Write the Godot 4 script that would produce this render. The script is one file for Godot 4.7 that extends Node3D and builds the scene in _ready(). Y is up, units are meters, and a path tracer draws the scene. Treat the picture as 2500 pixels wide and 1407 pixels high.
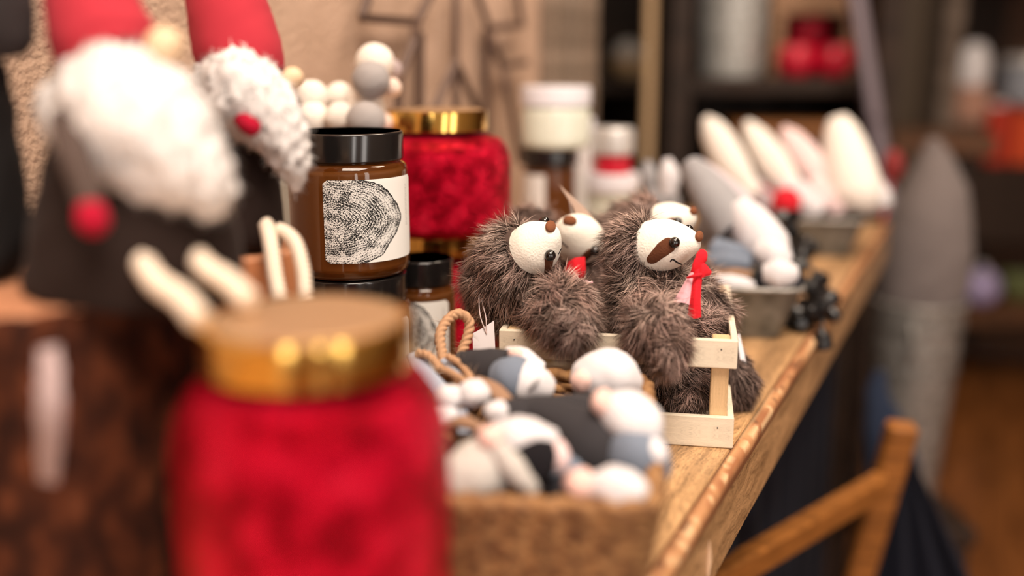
extends Node3D

# ---------------------------------------------------------------- mesh builder
class Mb:
	var v := PackedVector3Array()
	var c := PackedColorArray()
	var u := PackedVector2Array()
	var ix := PackedInt32Array()
	var col := Color.WHITE

	func loft(rings: Array, closed := true, caps := true) -> void:
		var i0 := ix.size()
		var base := v.size()
		var n: int = rings[0].size()
		for r in rings.size():
			for k in n:
				v.append(rings[r][k])
				c.append(col)
				u.append(Vector2(float(k) / maxf(1.0, n - 1), float(r) / maxf(1.0, rings.size() - 1)))
		for r in rings.size() - 1:
			if rings[r][0].is_equal_approx(rings[r + 1][0]) and rings[r][n / 3].is_equal_approx(rings[r + 1][n / 3]):
				continue
			for k in (n if closed else n - 1):
				var a := base + r * n + k
				var b := base + r * n + (k + 1) % n
				ix.append_array([a, b, b + n, a, b + n, a + n])
		if caps:
			for e in [0, rings.size() - 1]:
				var at := v.size()
				var mid := Vector3.ZERO
				for k in n:
					v.append(rings[e][k])
					c.append(col)
					u.append(Vector2.ZERO)
					mid += rings[e][k]
				v.append(mid / n)
				c.append(col)
				u.append(Vector2.ZERO)
				for k in n:
					var a := at + k
					var b := at + (k + 1) % n
					if e == 0:
						ix.append_array([b, a, at + n])
					else:
						ix.append_array([a, b, at + n])
		if closed:
			orient(i0)

	func orient(i0: int) -> void:
		if ix.size() <= i0:
			return
		var o := v[ix[i0]]
		var vol := 0.0
		for k in range(i0, ix.size(), 3):
			vol += (v[ix[k]] - o).dot((v[ix[k + 1]] - o).cross(v[ix[k + 2]] - o))
		if vol > 0.0:
			for k in range(i0, ix.size(), 3):
				var t := ix[k + 1]
				ix[k + 1] = ix[k + 2]
				ix[k + 2] = t

	func poly(p: Array, outward: Vector3) -> void:
		var at := v.size()
		for q in p:
			v.append(q)
			c.append(col)
			u.append(Vector2.ZERO)
		var nrm: Vector3 = (p[2] - p[0]).cross(p[1] - p[0])
		var flip := nrm.dot(outward) < 0.0
		for k in range(1, p.size() - 1):
			ix.append_array([at, at + k + 1, at + k] if flip else [at, at + k, at + k + 1])

	func box(size: Vector3, bevel := 0.001, t := Transform3D.IDENTITY) -> void:
		var h := size * 0.5
		bevel = minf(bevel, minf(h.x, minf(h.y, h.z)) * 0.9)
		var f := func(s: Vector3, ax: int) -> Vector3:
			var q := h
			for k in 3:
				if k != ax:
					q[k] -= bevel
			return t * (q * s)
		for ax in 3:
			var b1 := (ax + 1) % 3
			var b2 := (ax + 2) % 3
			for sg in [-1.0, 1.0]:
				var pts := []
				for w in [[-1.0, -1.0], [1.0, -1.0], [1.0, 1.0], [-1.0, 1.0]]:
					var s := Vector3.ONE
					s[ax] = sg
					s[b1] = w[0]
					s[b2] = w[1]
					pts.append(f.call(s, ax))
				var o := Vector3.ZERO
				o[ax] = sg
				poly(pts, t.basis * o)
				for sh in [-1.0, 1.0]:
					var s1 := Vector3.ONE
					s1[ax] = sg
					s1[b1] = sh
					s1[b2] = -1.0
					var s2 := s1
					s2[b2] = 1.0
					var o2 := Vector3.ZERO
					o2[ax] = sg
					o2[b1] = sh
					poly([f.call(s1, ax), f.call(s2, ax), f.call(s2, b1), f.call(s1, b1)], t.basis * o2)
		for sx in [-1.0, 1.0]:
			for sy in [-1.0, 1.0]:
				for sz in [-1.0, 1.0]:
					var s := Vector3(sx, sy, sz)
					poly([f.call(s, 0), f.call(s, 1), f.call(s, 2)], t.basis * s)

	func lathe(profile: Array, n := 48, at := Vector3.ZERO, b := Basis.IDENTITY) -> void:
		var rings := []
		for q in profile:
			var ring := PackedVector3Array()
			for k in n:
				var a := TAU * k / n
				ring.append(at + b * Vector3(cos(a) * maxf(q[0], 1e-5), q[1], -sin(a) * maxf(q[0], 1e-5)))
			rings.append(ring)
		loft(rings, true, true)

	func tube(pts: PackedVector3Array, rad: PackedFloat32Array, n := 10, flat := 1.0, shape = null, side := Vector3.ZERO) -> void:
		var rings := []
		var d: Vector3 = (pts[1] - pts[0]).normalized()
		var x := side - d * side.dot(d)
		if x.length() < 1e-4:
			x = d.cross(Vector3.UP if absf(d.y) < 0.9 else Vector3.RIGHT)
		x = x.normalized()
		var run := 0.0
		for i in pts.size():
			var dn: Vector3 = (pts[mini(i + 1, pts.size() - 1)] - pts[maxi(i - 1, 0)]).normalized()
			x = (x - dn * x.dot(dn)).normalized()
			var y := dn.cross(x)
			if i > 0:
				run += pts[i].distance_to(pts[i - 1])
			var ring := PackedVector3Array()
			for k in n:
				var a := TAU * k / n
				var r := rad[i]
				var dir := x * cos(a) + y * sin(a) * flat
				if shape != null:
					r = shape.call(r, a, run, pts[i], dir)
				ring.append(pts[i] + dir * r)
			rings.append(ring)
		loft(rings, true, true)

	func normals() -> PackedVector3Array:
		var nn := PackedVector3Array()
		nn.resize(v.size())
		for k in range(0, ix.size(), 3):
			var a := ix[k]
			var b := ix[k + 1]
			var d := ix[k + 2]
			var f := (v[d] - v[a]).cross(v[b] - v[a])
			nn[a] += f
			nn[b] += f
			nn[d] += f
		for k in nn.size():
			nn[k] = nn[k].normalized() if nn[k].length_squared() > 1e-24 else Vector3.UP
		return nn

	func mesh(nn := PackedVector3Array()) -> ArrayMesh:
		var arr := []
		arr.resize(Mesh.ARRAY_MAX)
		arr[Mesh.ARRAY_VERTEX] = v
		arr[Mesh.ARRAY_NORMAL] = nn if nn.size() == v.size() else normals()
		arr[Mesh.ARRAY_COLOR] = c
		arr[Mesh.ARRAY_TEX_UV] = u
		arr[Mesh.ARRAY_INDEX] = ix
		var m := ArrayMesh.new()
		m.add_surface_from_arrays(Mesh.PRIMITIVE_TRIANGLES, arr)
		return m


# ---------------------------------------------------------------- shared state
var nz := FastNoiseLite.new()
var rng := RandomNumberGenerator.new()
var mats := {}
const TAB := 0.75
var T := Vector3(0.4274, 0, -0.9041)      # along the table
var N := Vector3(-0.9041, 0, -0.4274)     # from the table's front edge to the wall


func room(s: float, n: float, y := 0.0) -> Vector3:
	return T * s + N * n + Vector3(0, y, 0)


func thing(called: String, label: String, category: String, at := Vector3.ZERO, turn := 0.0, group := "") -> Node3D:
	var o := Node3D.new()
	o.name = called
	add_child(o, true)
	o.position = at
	o.rotation.y = turn
	tag(o, label, category, group)
	return o


func tag(o: Node, label: String, category: String, group := "") -> Node:
	o.set_meta("label", label)
	if category:
		o.set_meta("category", category)
	if group:
		o.set_meta("group", group)
	return o


func obj(called: String, what, mat: Material, parent: Node = null, world := false) -> MeshInstance3D:
	# world: the mesh was shaped where it stands; shift it back by its thing's place
	var o := MeshInstance3D.new()
	o.name = called
	o.mesh = what.mesh() if what is Mb else what
	o.material_override = mat
	(parent if parent else self).add_child(o, true)
	if world and parent:
		var p: Node3D = parent
		var t := Transform3D.IDENTITY
		while p and p != self:
			t = p.transform * t
			p = p.get_parent() as Node3D
		o.transform = t.affine_inverse()
	return o


func struct(called: String, what, mat: Material) -> MeshInstance3D:
	var o := obj(called, what, mat)
	o.set_meta("kind", "structure")
	return o


func lin(r: float, g: float, b: float) -> Color:   # linear base colour
	return Color(r, g, b).linear_to_srgb()


func mat(key: String, col: Color, rough := 0.6, metal := 0.0, spec := 0.5) -> StandardMaterial3D:
	if mats.has(key):
		return mats[key]
	var m := StandardMaterial3D.new()
	m.resource_name = key
	m.albedo_color = col
	m.roughness = rough
	m.metallic = metal
	m.metallic_specular = spec
	mats[key] = m
	return m


func vmat(key: String, rough := 0.9) -> StandardMaterial3D:
	var m := mat(key, Color.WHITE, rough)
	m.vertex_color_use_as_albedo = true
	return m


func felt(key: String, col: Color, weave := 900.0) -> StandardMaterial3D:
	if mats.has(key):
		return mats[key]
	var m := mat(key, col, 0.95, 0.0, 0.25)
	m.rim_enabled = true
	m.rim = 0.3
	m.rim_tint = 0.6
	if weave > 1000.0:      # only what lies in focus shows its nap
		m.heightmap_enabled = true
		m.heightmap_texture = tex_fuzz
		m.heightmap_scale = 0.03
		m.uv1_triplanar = true
		m.uv1_scale = Vector3.ONE * weave / 60.0
	return m


func tri(m: StandardMaterial3D, t: Texture2D, scale: Vector3, world := false) -> StandardMaterial3D:
	m.albedo_texture = t
	m.uv1_triplanar = true
	m.uv1_world_triplanar = world
	m.uv1_triplanar_sharpness = 8.0
	m.uv1_scale = scale
	return m


func bump(m: StandardMaterial3D, t: Texture2D, cm: float) -> StandardMaterial3D:
	m.heightmap_enabled = true
	m.heightmap_texture = t
	m.heightmap_scale = cm
	return m


var tex_fuzz: Texture2D
var tex_grain: Texture2D
var tex_soft_grain: Texture2D
var tex_plaster: Texture2D
var tex_bark: Texture2D
var tex_mercury: Texture2D
var tex_glitter: Texture2D
var tex_zinc: Texture2D


func noise_tex(freq: float, oct: int, size := 512, normal := false, strength := 1.0, sd := 1, kind := FastNoiseLite.TYPE_SIMPLEX_SMOOTH, ramp = null) -> NoiseTexture2D:
	var f := FastNoiseLite.new()
	f.noise_type = kind
	f.seed = sd
	f.frequency = freq
	f.fractal_octaves = oct
	var t := NoiseTexture2D.new()
	t.noise = f
	t.width = size
	t.height = size
	t.seamless = true
	t.as_normal_map = normal
	t.bump_strength = strength
	if ramp:
		var g := Gradient.new()
		g.offsets = PackedFloat32Array(ramp[0])
		g.colors = PackedColorArray(ramp[1])
		t.color_ramp = g
	return t


func grain_image(strength := 1.0, sd := 5) -> ImageTexture:
	# wood grain along u: long fibres, pores, a few darker bands; periodic by mirrored folding
	var w := 512
	var h := 512
	var im := Image.create(w, h, false, Image.FORMAT_RGB8)
	var f := FastNoiseLite.new()
	f.noise_type = FastNoiseLite.TYPE_SIMPLEX
	f.seed = sd
	f.frequency = 1.0
	f.fractal_octaves = 3
	for y in h:
		for x in w:
			var fx := absf(float(x) / w * 2.0 - 1.0)
			var fy := absf(float(y) / h * 2.0 - 1.0)
			var warp := f.get_noise_2d(fx * 1.2 + 20.0, fy * 2.0) * 0.10
			var band := f.get_noise_2d(fx * 0.8, (fy + warp) * 7.0 + 3.0)
			var fine := f.get_noise_2d(fx * 6.0 + 9.0, (fy + warp) * 70.0)
			var pore := maxf(0.0, f.get_noise_2d(fx * 14.0, (fy + warp) * 160.0 + 50.0) - 0.25)
			var k := clampf(0.80 + band * 0.16 + fine * 0.13 - pore * 0.6, 0.15, 1.0)
			k = lerpf(1.0, k, strength)
			im.set_pixel(x, y, Color(k, k * (0.95 + 0.05 * k), k * (0.88 + 0.12 * k)))
	return ImageTexture.create_from_image(im)


func ring_label_image() -> ImageTexture:
	# black and white print of a sawn log's growth rings, plain margin on the right
	var w := 384
	var h := 432
	var im := Image.create(w, h, false, Image.FORMAT_RGB8)
	var f := FastNoiseLite.new()
	f.noise_type = FastNoiseLite.TYPE_SIMPLEX
	f.seed = 11
	f.frequency = 1.0
	f.fractal_octaves = 3
	for y in h:
		for x in w:
			var px := float(x) / w
			var py := float(y) / h
			var d := Vector2((px - 0.10) * 0.86, py - 0.48)
			var a := d.angle()
			var r := d.length() * (1.0 + 0.06 * f.get_noise_2d(cos(a) * 0.8, sin(a) * 0.8))
			r += 0.006 * f.get_noise_2d(px * 9.0, py * 9.0)
			var k := 0.93
			var edge := 0.555
			if r < edge:
				var ring := sin(r * 235.0 + 2.2 * f.get_noise_2d(px * 4.0, py * 4.0 + 9.0))
				var patch := f.get_noise_2d(px * 5.0 + 40.0, py * 5.0)
				var speck := f.get_noise_2d(px * 60.0, py * 60.0 + 7.0)
				var ink := 0.34 * ring + 1.30 * speck + 0.60 * patch + 0.04
				if r > 0.43 and r < 0.50:
					ink -= 0.35
				k = 0.90 - 0.84 * clampf(ink * 3.0, 0.0, 1.0)
				for s in 9:
					var ca := -2.6 + s * 0.68 + 0.16 * f.get_noise_2d(r * 9.0, s * 3.0)
					if absf(wrapf(a - ca, -PI, PI)) * r < 0.0028 and r > 0.05 + 0.02 * s:
						k = 0.12
				if r > edge - 0.010:
					k = 0.10
			elif px > 0.86 and px < 0.90 and py > 0.10 and py < 0.62:
				k = 0.93 - 0.22 * clampf(f.get_noise_2d(px * 60.0, py * 55.0) * 3.0, 0.0, 1.0)
			im.set_pixel(x, y, Color(k, k, k * 0.985))
	return ImageTexture.create_from_image(im)


# ---------------------------------------------------------------- shape helpers
func smooth_path(p: Array, m: int) -> PackedVector3Array:
	var out := PackedVector3Array()
	var n := p.size()
	for i in m + 1:
		var t := float(i) / m * (n - 1)
		var k := mini(int(t), n - 2)
		var q: Vector3 = p[k]
		out.append(q.cubic_interpolate(p[k + 1], p[maxi(k - 1, 0)], p[mini(k + 2, n - 1)], t - k))
	return out


func smooth_rad(r: Array, m: int) -> PackedFloat32Array:
	var out := PackedFloat32Array()
	var n := r.size()
	for i in m + 1:
		var t := float(i) / m * (n - 1)
		var k := mini(int(t), n - 2)
		var a: float = r[k]
		out.append(maxf(1e-5, cubic_interpolate(a, r[k + 1], r[maxi(k - 1, 0)], r[mini(k + 2, n - 1)], t - k)))
	return out


# a soft body: spine and radii smoothed, surface lumped by noise
func soft(mb: Mb, p: Array, r: Array, n := 24, m := 28, amp := 0.0, freq := 100.0, flat := 1.0, side := Vector3.ZERO) -> void:
	var f := func(rad: float, _a: float, _s: float, at: Vector3, dir: Vector3) -> float:
		var q := (at + dir * rad) * freq
		return rad + amp * minf(1.0, rad / (amp * 3.0 + 1e-6)) * nz.get_noise_3d(q.x, q.y, q.z)
	mb.tube(smooth_path(p, m), smooth_rad(r, m), n, flat, f if amp > 0.0 else null, side)


func rope(mb: Mb, p: Array, r: float, m := 40, strands := 3, pitch := 0.012, n := 12) -> void:
	var f := func(rad: float, a: float, s: float, _at: Vector3, _dir: Vector3) -> float:
		return rad * (0.72 + 0.34 * absf(cos(0.5 * strands * (a - TAU * s / pitch))))
	var rr := PackedFloat32Array()
	var path := smooth_path(p, m)
	for i in path.size():
		rr.append(r * (0.6 if i == 0 or i == path.size() - 1 else 1.0))
	mb.tube(path, rr, n, 1.0, f)


func rrect(w: float, d: float, rad: float, y: float, per := 6, off := Vector3.ZERO) -> PackedVector3Array:
	var out := PackedVector3Array()
	for q in 4:
		var cx := (w * 0.5 - rad) * (1.0 if q in [0, 3] else -1.0)
		var cz := (d * 0.5 - rad) * (1.0 if q in [0, 1] else -1.0)
		for k in per + 1:
			var a := PI * 0.5 * (q + float(k) / per)
			out.append(off + Vector3(cx + cos(a) * rad, y, cz + sin(a) * rad))
	return out


func ball(mb: Mb, at: Vector3, r: Vector3, amp := 0.0, freq := 100.0, n := 20, b := Basis.IDENTITY) -> void:
	var rings := []
	var m := n / 2 + 2
	for i in m + 1:
		var t := PI * (0.02 + 0.96 * i / m)
		var ring := PackedVector3Array()
		for k in n:
			var a := TAU * k / n
			var d := b * (Vector3(sin(t) * cos(a), cos(t), sin(t) * sin(a)) * r)
			if amp > 0.0:
				var q := (at + d) * freq
				d += d.normalized() * amp * nz.get_noise_3d(q.x, q.y, q.z)
			ring.append(at + d)
		rings.append(ring)
	mb.loft(rings, true, true)


# surface nets over smoothly joined tapered capsules [a, b, ra, rb]
func nets(bones: Array, k: float, cell: float) -> Mb:
	var lo := Vector3.ONE * 1e9
	var hi := -lo
	for bn in bones:
		for e in 2:
			var pad: float = bn[2 + e] + k + cell * 3.0
			lo = lo.min(bn[e] - Vector3.ONE * pad)
			hi = hi.max(bn[e] + Vector3.ONE * pad)
	var nx := int((hi.x - lo.x) / cell) + 2
	var ny := int((hi.y - lo.y) / cell) + 2
	var nw := int((hi.z - lo.z) / cell) + 2
	var fld := PackedFloat32Array()
	fld.resize(nx * ny * nw)
	fld.fill(0.1)
	for bn in bones:
		var a: Vector3 = bn[0]
		var b: Vector3 = bn[1]
		var ra: float = bn[2]
		var rb: float = bn[3]
		var pad := maxf(ra, rb) + k + cell * 2.0
		var l := ((a.min(b) - Vector3.ONE * pad - lo) / cell).floor().max(Vector3.ZERO)
		var h := ((a.max(b) + Vector3.ONE * pad - lo) / cell).ceil().min(Vector3(nx - 1, ny - 1, nw - 1))
		var ab := b - a
		var ll := maxf(ab.length_squared(), 1e-12)
		for x in range(int(l.x), int(h.x) + 1):
			for y in range(int(l.y), int(h.y) + 1):
				for z in range(int(l.z), int(h.z) + 1):
					var p := lo + Vector3(x, y, z) * cell
					var t := clampf((p - a).dot(ab) / ll, 0.0, 1.0)
					var d := p.distance_to(a + ab * t) - lerpf(ra, rb, t)
					var at := (x * ny + y) * nw + z
					var e := fld[at]
					var g := maxf(k - absf(d - e), 0.0) / k
					fld[at] = minf(d, e) - g * g * k * 0.25
	var mb := Mb.new()
	var map := PackedInt32Array()
	map.resize(nx * ny * nw)
	map.fill(-1)
	var st := [ny * nw, nw, 1]
	for x in nx - 1:
		for y in ny - 1:
			for z in nw - 1:
				var at := (x * ny + y) * nw + z
				var f := PackedFloat32Array()
				var ins := 0
				for q in 8:
					var val := fld[at + (q & 1) * st[0] + ((q >> 1) & 1) * nw + (q >> 2)]
					f.append(val)
					if val < 0.0:
						ins += 1
				if ins == 0 or ins == 8:
					continue
				var sum := Vector3.ZERO
				var cnt := 0
				for q in 8:
					for ax in 3:
						if q & (1 << ax):
							continue
						var q2 := q | (1 << ax)
						if (f[q] < 0.0) != (f[q2] < 0.0):
							var s := f[q] / (f[q] - f[q2])
							var pt := Vector3(q & 1, (q >> 1) & 1, q >> 2)
							pt[ax] += s
							sum += pt
							cnt += 1
				map[at] = mb.v.size()
				mb.v.append(lo + (Vector3(x, y, z) + sum / cnt) * cell)
				mb.c.append(Color.WHITE)
				mb.u.append(Vector2.ZERO)
	for x in range(1, nx - 1):
		for y in range(1, ny - 1):
			for z in range(1, nw - 1):
				var at := (x * ny + y) * nw + z
				var v0 := fld[at]
				for ax in 3:
					var v1 := fld[at + st[ax]]
					if (v0 < 0.0) == (v1 < 0.0):
						continue
					var s1: int = st[(ax + 1) % 3]
					var s2: int = st[(ax + 2) % 3]
					var a := map[at - s1 - s2]
					var b := map[at - s2]
					var d := map[at]
					var e := map[at - s1]
					if a < 0 or b < 0 or d < 0 or e < 0:
						continue
					if v0 < 0.0:
						mb.ix.append_array([a, d, b, a, e, d])
					else:
						mb.ix.append_array([a, b, d, a, d, e])
	return mb


# short fibres on a surface: each a tapered, bent strip
func fibres(src: Mb, count: int, length: float, width: float, comb: Callable, color: Callable, skip = null, ruffle := 1.2) -> ArrayMesh:
	var nn := src.normals()
	var acc := PackedFloat32Array()
	var total := 0.0
	for k in range(0, src.ix.size(), 3):
		total += (src.v[src.ix[k + 1]] - src.v[src.ix[k]]).cross(src.v[src.ix[k + 2]] - src.v[src.ix[k]]).length()
		acc.append(total)
	var out := Mb.new()
	var on := PackedVector3Array()
	for i in count:
		var t := acc.bsearch(rng.randf() * total)
		t = mini(t, acc.size() - 1) * 3
		var r1 := sqrt(rng.randf())
		var r2 := rng.randf()
		var w0 := 1.0 - r1
		var w1 := r1 * (1.0 - r2)
		var w2 := r1 * r2
		var p := src.v[src.ix[t]] * w0 + src.v[src.ix[t + 1]] * w1 + src.v[src.ix[t + 2]] * w2
		var n := (nn[src.ix[t]] * w0 + nn[src.ix[t + 1]] * w1 + nn[src.ix[t + 2]] * w2).normalized()
		if skip != null and skip.call(p):
			continue
		var d: Vector3 = comb.call(p, n)
		var l := length * rng.randf_range(0.55, 1.25)
		var jit := Vector3(rng.randfn(), rng.randfn(), rng.randfn()) * 0.16
		d = (d + jit).normalized()
		if d.dot(n) < 0.12:
			d = (d + n * (0.2 - d.dot(n))).normalized()
		var bend := (d - n * 0.55 + Vector3(0, -0.25, 0) + jit).normalized()
		var p0 := p - n * 0.0008
		var p1 := p0 + d * l * 0.42
		var p2 := p1 + (d + bend * 0.5).normalized() * l * 0.34
		var p3 := p2 + (d + bend).normalized() * l * 0.28
		var w := d.cross(Vector3(rng.randfn(), rng.randfn(), rng.randfn())).normalized() * width
		var cols: Array = color.call(p)
		var at := out.v.size()
		out.v.append_array([p0 - w, p0 + w, p1 - w * 0.85, p1 + w * 0.85, p2 - w * 0.55, p2 + w * 0.55, p3])
		var f := (n + jit * ruffle).normalized()
		for q in 7:
			on.append(f)
			out.u.append(Vector2.ZERO)
		var mid: Color = cols[0].lerp(cols[1], 0.45)
		out.c.append_array([cols[0], cols[0], mid, mid, cols[1], cols[1], cols[1]])
		out.ix.append_array([at, at + 1, at + 3, at, at + 3, at + 2, at + 2, at + 3, at + 5, at + 2, at + 5, at + 4, at + 4, at + 5, at + 6])
	return out.mesh(on)


# ---------------------------------------------------------------- scene
func _ready() -> void:
	rng.seed = 7
	nz.seed = 3
	nz.noise_type = FastNoiseLite.TYPE_SIMPLEX_SMOOTH
	nz.frequency = 1.0
	nz.fractal_octaves = 2
	# camera: 41 mm on a 24 mm high frame, wide open
	var cam := Camera3D.new()
	cam.name = "camera"
	var at := CameraAttributesPhysical.new()
	at.frustum_focal_length = 41.45
	at.frustum_focus_distance = 0.612
	at.frustum_near = 0.02
	at.frustum_far = 60.0
	at.exposure_aperture = 2.0
	cam.attributes = at
	cam.fov = 32.29
	cam.near = 0.02
	cam.far = 60.0
	cam.position = Vector3(0, 0.98, 0)
	cam.rotation.x = deg_to_rad(-13.06)
	add_child(cam)
	cam.current = true
	var we := WorldEnvironment.new()
	we.name = "environment"
	var env := Environment.new()
	env.background_mode = Environment.BG_COLOR
	env.background_color = Color(0.75, 0.8, 0.9)
	env.tonemap_mode = Environment.TONE_MAPPER_LINEAR
	env.tonemap_exposure = 1.24
	env.sdfgi_enabled = true
	env.ssao_enabled = true
	env.ssil_enabled = true
	we.environment = env
	add_child(we)
	area_lamp("window_daylight", room(-2.54, -0.566, 1.22), room(0.0, -0.566, 1.22), Vector2(0.46, 2.0), Color(1.0, 0.97, 0.94), 1.0)
	area_lamp("window_daylight", room(-2.07, -2.44, 1.22), room(-2.07, 0.0, 1.22), Vector2(0.46, 2.0), Color(1.0, 0.97, 0.94), 1.2)
	area_lamp("window_daylight", room(-0.60, -2.44, 1.22), room(-0.60, 0.0, 1.22), Vector2(0.46, 2.0), Color(1.0, 0.97, 0.94), 0.9)
	area_lamp("ceiling_lamp_light", Vector3(0.3, 2.60, 0.30), Vector3(0.3, 0, 0.2999), Vector2(1.1, 1.1), Color(1.0, 0.93, 0.86), 5.0)
	area_lamp("ceiling_lamp_light", Vector3(0.9, 2.60, -1.1), Vector3(0.9, 0, -1.1001), Vector2(0.6, 0.6), Color(1.0, 0.9, 0.8), 1.7)  # added lamp with no seen source, lifts the background
	textures()
	materials()
	shell()
	table()
	background()
	far_table_goods()
	pans()
	jars()
	gnomes()
	crate_and_sloths()
	basket()
	front_jar()
	chair_and_bucket()


func area_lamp(called: String, at: Vector3, to: Vector3, size: Vector2, col: Color, e: float) -> void:
	var l := AreaLight3D.new()
	l.name = called
	l.area_size = size
	l.light_color = col
	l.light_energy = e
	l.shadow_enabled = true
	l.area_range = 12.0
	add_child(l, true)
	l.look_at_from_position(at, to, Vector3.UP if absf((to - at).normalized().y) < 0.95 else Vector3.FORWARD)


func textures() -> void:
	tex_fuzz = noise_tex(0.09, 3, 256, false, 1.0, 2)
	tex_grain = grain_image()
	tex_soft_grain = grain_image(0.22, 8)
	tex_plaster = noise_tex(0.02, 5, 512, false, 1.0, 4)
	tex_bark = noise_tex(0.014, 4, 512, false, 1.0, 9, FastNoiseLite.TYPE_SIMPLEX_SMOOTH, [[0.0, 0.45, 0.7, 1.0], [Color(0.16, 0.09, 0.07), Color(0.28, 0.16, 0.11), Color(0.42, 0.25, 0.16), Color(0.52, 0.34, 0.24)]])
	tex_mercury = noise_tex(0.012, 5, 512, false, 1.0, 21, FastNoiseLite.TYPE_SIMPLEX_SMOOTH, [[0.0, 0.35, 0.62, 1.0], [Color(0.54, 0.0, 0.09), Color(0.72, 0.02, 0.15), Color(0.88, 0.07, 0.22), Color(0.97, 0.17, 0.30)]])
	tex_glitter = noise_tex(0.22, 2, 512, true, 9.0, 31)
	tex_zinc = noise_tex(0.02, 3, 256, false, 1.0, 41, FastNoiseLite.TYPE_CELLULAR, [[0.0, 0.5, 1.0], [Color(0.62, 0.62, 0.60), Color(0.82, 0.82, 0.80), Color(1, 1, 1)]])


func materials() -> void:
	tri(mat("plaster", lin(0.60, 0.42, 0.315), 0.95, 0.0, 0.2), noise_tex(0.01, 3, 256, false, 1.0, 5, FastNoiseLite.TYPE_SIMPLEX_SMOOTH, [[0.0, 1.0], [Color(0.88, 0.87, 0.85), Color(1, 1, 1)]]), Vector3.ONE * 3.0)
	bump(mats.plaster, noise_tex(0.09, 4, 512, false, 1.0, 14), 0.10)
	tri(mat("oak", lin(0.76, 0.46, 0.225), 0.36, 0.0, 0.5), tex_grain, Vector3(2.2, 3.2, 3.2))
	bump(mats.oak, tex_grain, 0.02)
	tri(mat("pine", lin(0.88, 0.78, 0.62), 0.7, 0.0, 0.3), tex_soft_grain, Vector3(4, 9, 9))
	mats.pine.detail_enabled = false
	tri(mat("pine_post", lin(0.78, 0.54, 0.30), 0.7, 0.0, 0.3), tex_soft_grain, Vector3(6, 18, 18))
	tri(mat("chair_wood", lin(0.52, 0.20, 0.045), 0.4, 0.0, 0.5), tex_grain, Vector3(2, 5, 5))
	tri(mat("dark_wood", lin(0.050, 0.028, 0.018), 0.6, 0.0, 0.4), tex_grain, Vector3(1.2, 2, 2))
	tri(mat("brown_wood", lin(0.19, 0.085, 0.038), 0.6, 0.0, 0.4), tex_grain, Vector3(1.2, 2, 2))
	tri(mat("plank_wood", lin(0.40, 0.31, 0.24), 0.85, 0.0, 0.3), tex_grain, Vector3(3, 1.5, 3))
	tri(mat("grey_wood", lin(0.28, 0.22, 0.18), 0.8, 0.0, 0.3), tex_grain, Vector3(1.5, 3, 3))
	tri(mat("floor_wood", lin(0.36, 0.13, 0.035), 0.35, 0.0, 0.5), tex_grain, Vector3(0.7, 1.2, 1.2))
	tri(mat("peach_wood", lin(0.60, 0.36, 0.22), 0.7, 0.0, 0.3), tex_grain, Vector3(3, 6, 6))
	mat("ceiling_paint", lin(0.62, 0.58, 0.52), 0.9)
	mat("room_paint", lin(0.30, 0.24, 0.19), 0.9)
	mat("gold", lin(0.80, 0.50, 0.13), 0.14, 1.0)
	mat("gold_top", lin(0.60, 0.41, 0.25), 0.55, 1.0)
	var rd := tri(mat("red_mercury", lin(0.78, 0.78, 0.78), 0.40, 0.9, 0.4), tex_mercury, Vector3.ONE * 7.0)
	rd.normal_enabled = true
	rd.normal_texture = tex_glitter
	rd.normal_scale = 0.9
	mat("red_neck", lin(0.05, 0.0, 0.008), 0.2, 0.2)
	var am := mat("amber_glass", Color(lin(0.10, 0.028, 0.004), 0.62), 0.04, 0.0, 0.5)
	am.transparency = BaseMaterial3D.TRANSPARENCY_ALPHA
	mat("amber_wax", lin(0.34, 0.13, 0.03), 0.55)
	mat("black_lid", lin(0.010, 0.009, 0.009), 0.16, 0.0, 0.6)
	var lb := mat("ring_print", Color.WHITE, 0.6, 0.0, 0.3)
	lb.albedo_texture = ring_label_image()
	mat("label_paper", lin(0.85, 0.84, 0.82), 0.6, 0.0, 0.3)
	mat("white_lid", lin(0.85, 0.84, 0.90), 0.35)
	mat("milk_glass", lin(0.80, 0.84, 0.72), 0.12)
	mat("silver", lin(0.70, 0.68, 0.66), 0.32, 0.4)
	mat("red_paint", lin(0.55, 0.01, 0.03), 0.3)
	tri(mat("zinc", lin(0.50, 0.48, 0.47), 0.42, 0.5, 0.5), tex_zinc, Vector3.ONE * 14.0)
	tri(mat("bright_zinc", lin(0.82, 0.82, 0.82), 0.42, 0.4, 0.5), tex_zinc, Vector3.ONE * 14.0)
	tri(mat("old_zinc", lin(0.30, 0.29, 0.265), 0.55, 0.6, 0.5), tex_zinc, Vector3.ONE * 9.0)
	felt("felt_red", lin(0.42, 0.032, 0.048))
	felt("felt_brown", lin(0.020, 0.012, 0.010))
	felt("felt_sleeve", lin(0.085, 0.06, 0.052))
	felt("felt_grey", lin(0.175, 0.15, 0.145))
	felt("felt_charcoal", lin(0.035, 0.030, 0.031))
	felt("felt_black", lin(0.014, 0.012, 0.012))
	felt("felt_mitten", lin(0.40, 0.008, 0.03))
	felt("wool_white", lin(0.76, 0.73, 0.72))
	felt("ball_white", lin(0.84, 0.78, 0.71))
	felt("ball_grey", lin(0.36, 0.335, 0.33))
	felt("ball_mauve", lin(0.42, 0.34, 0.34))
	felt("ball_pink", lin(0.80, 0.62, 0.53))
	mat("nose_wood", lin(0.78, 0.56, 0.36), 0.6)
	felt("cloth_charcoal", lin(0.038, 0.036, 0.040), 500.0)
	felt("cloth_white", lin(0.69, 0.68, 0.71), 500.0)
	felt("cloth_pink", lin(0.82, 0.56, 0.50), 500.0)
	felt("cloth_slate", lin(0.17, 0.205, 0.265), 500.0)
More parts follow.
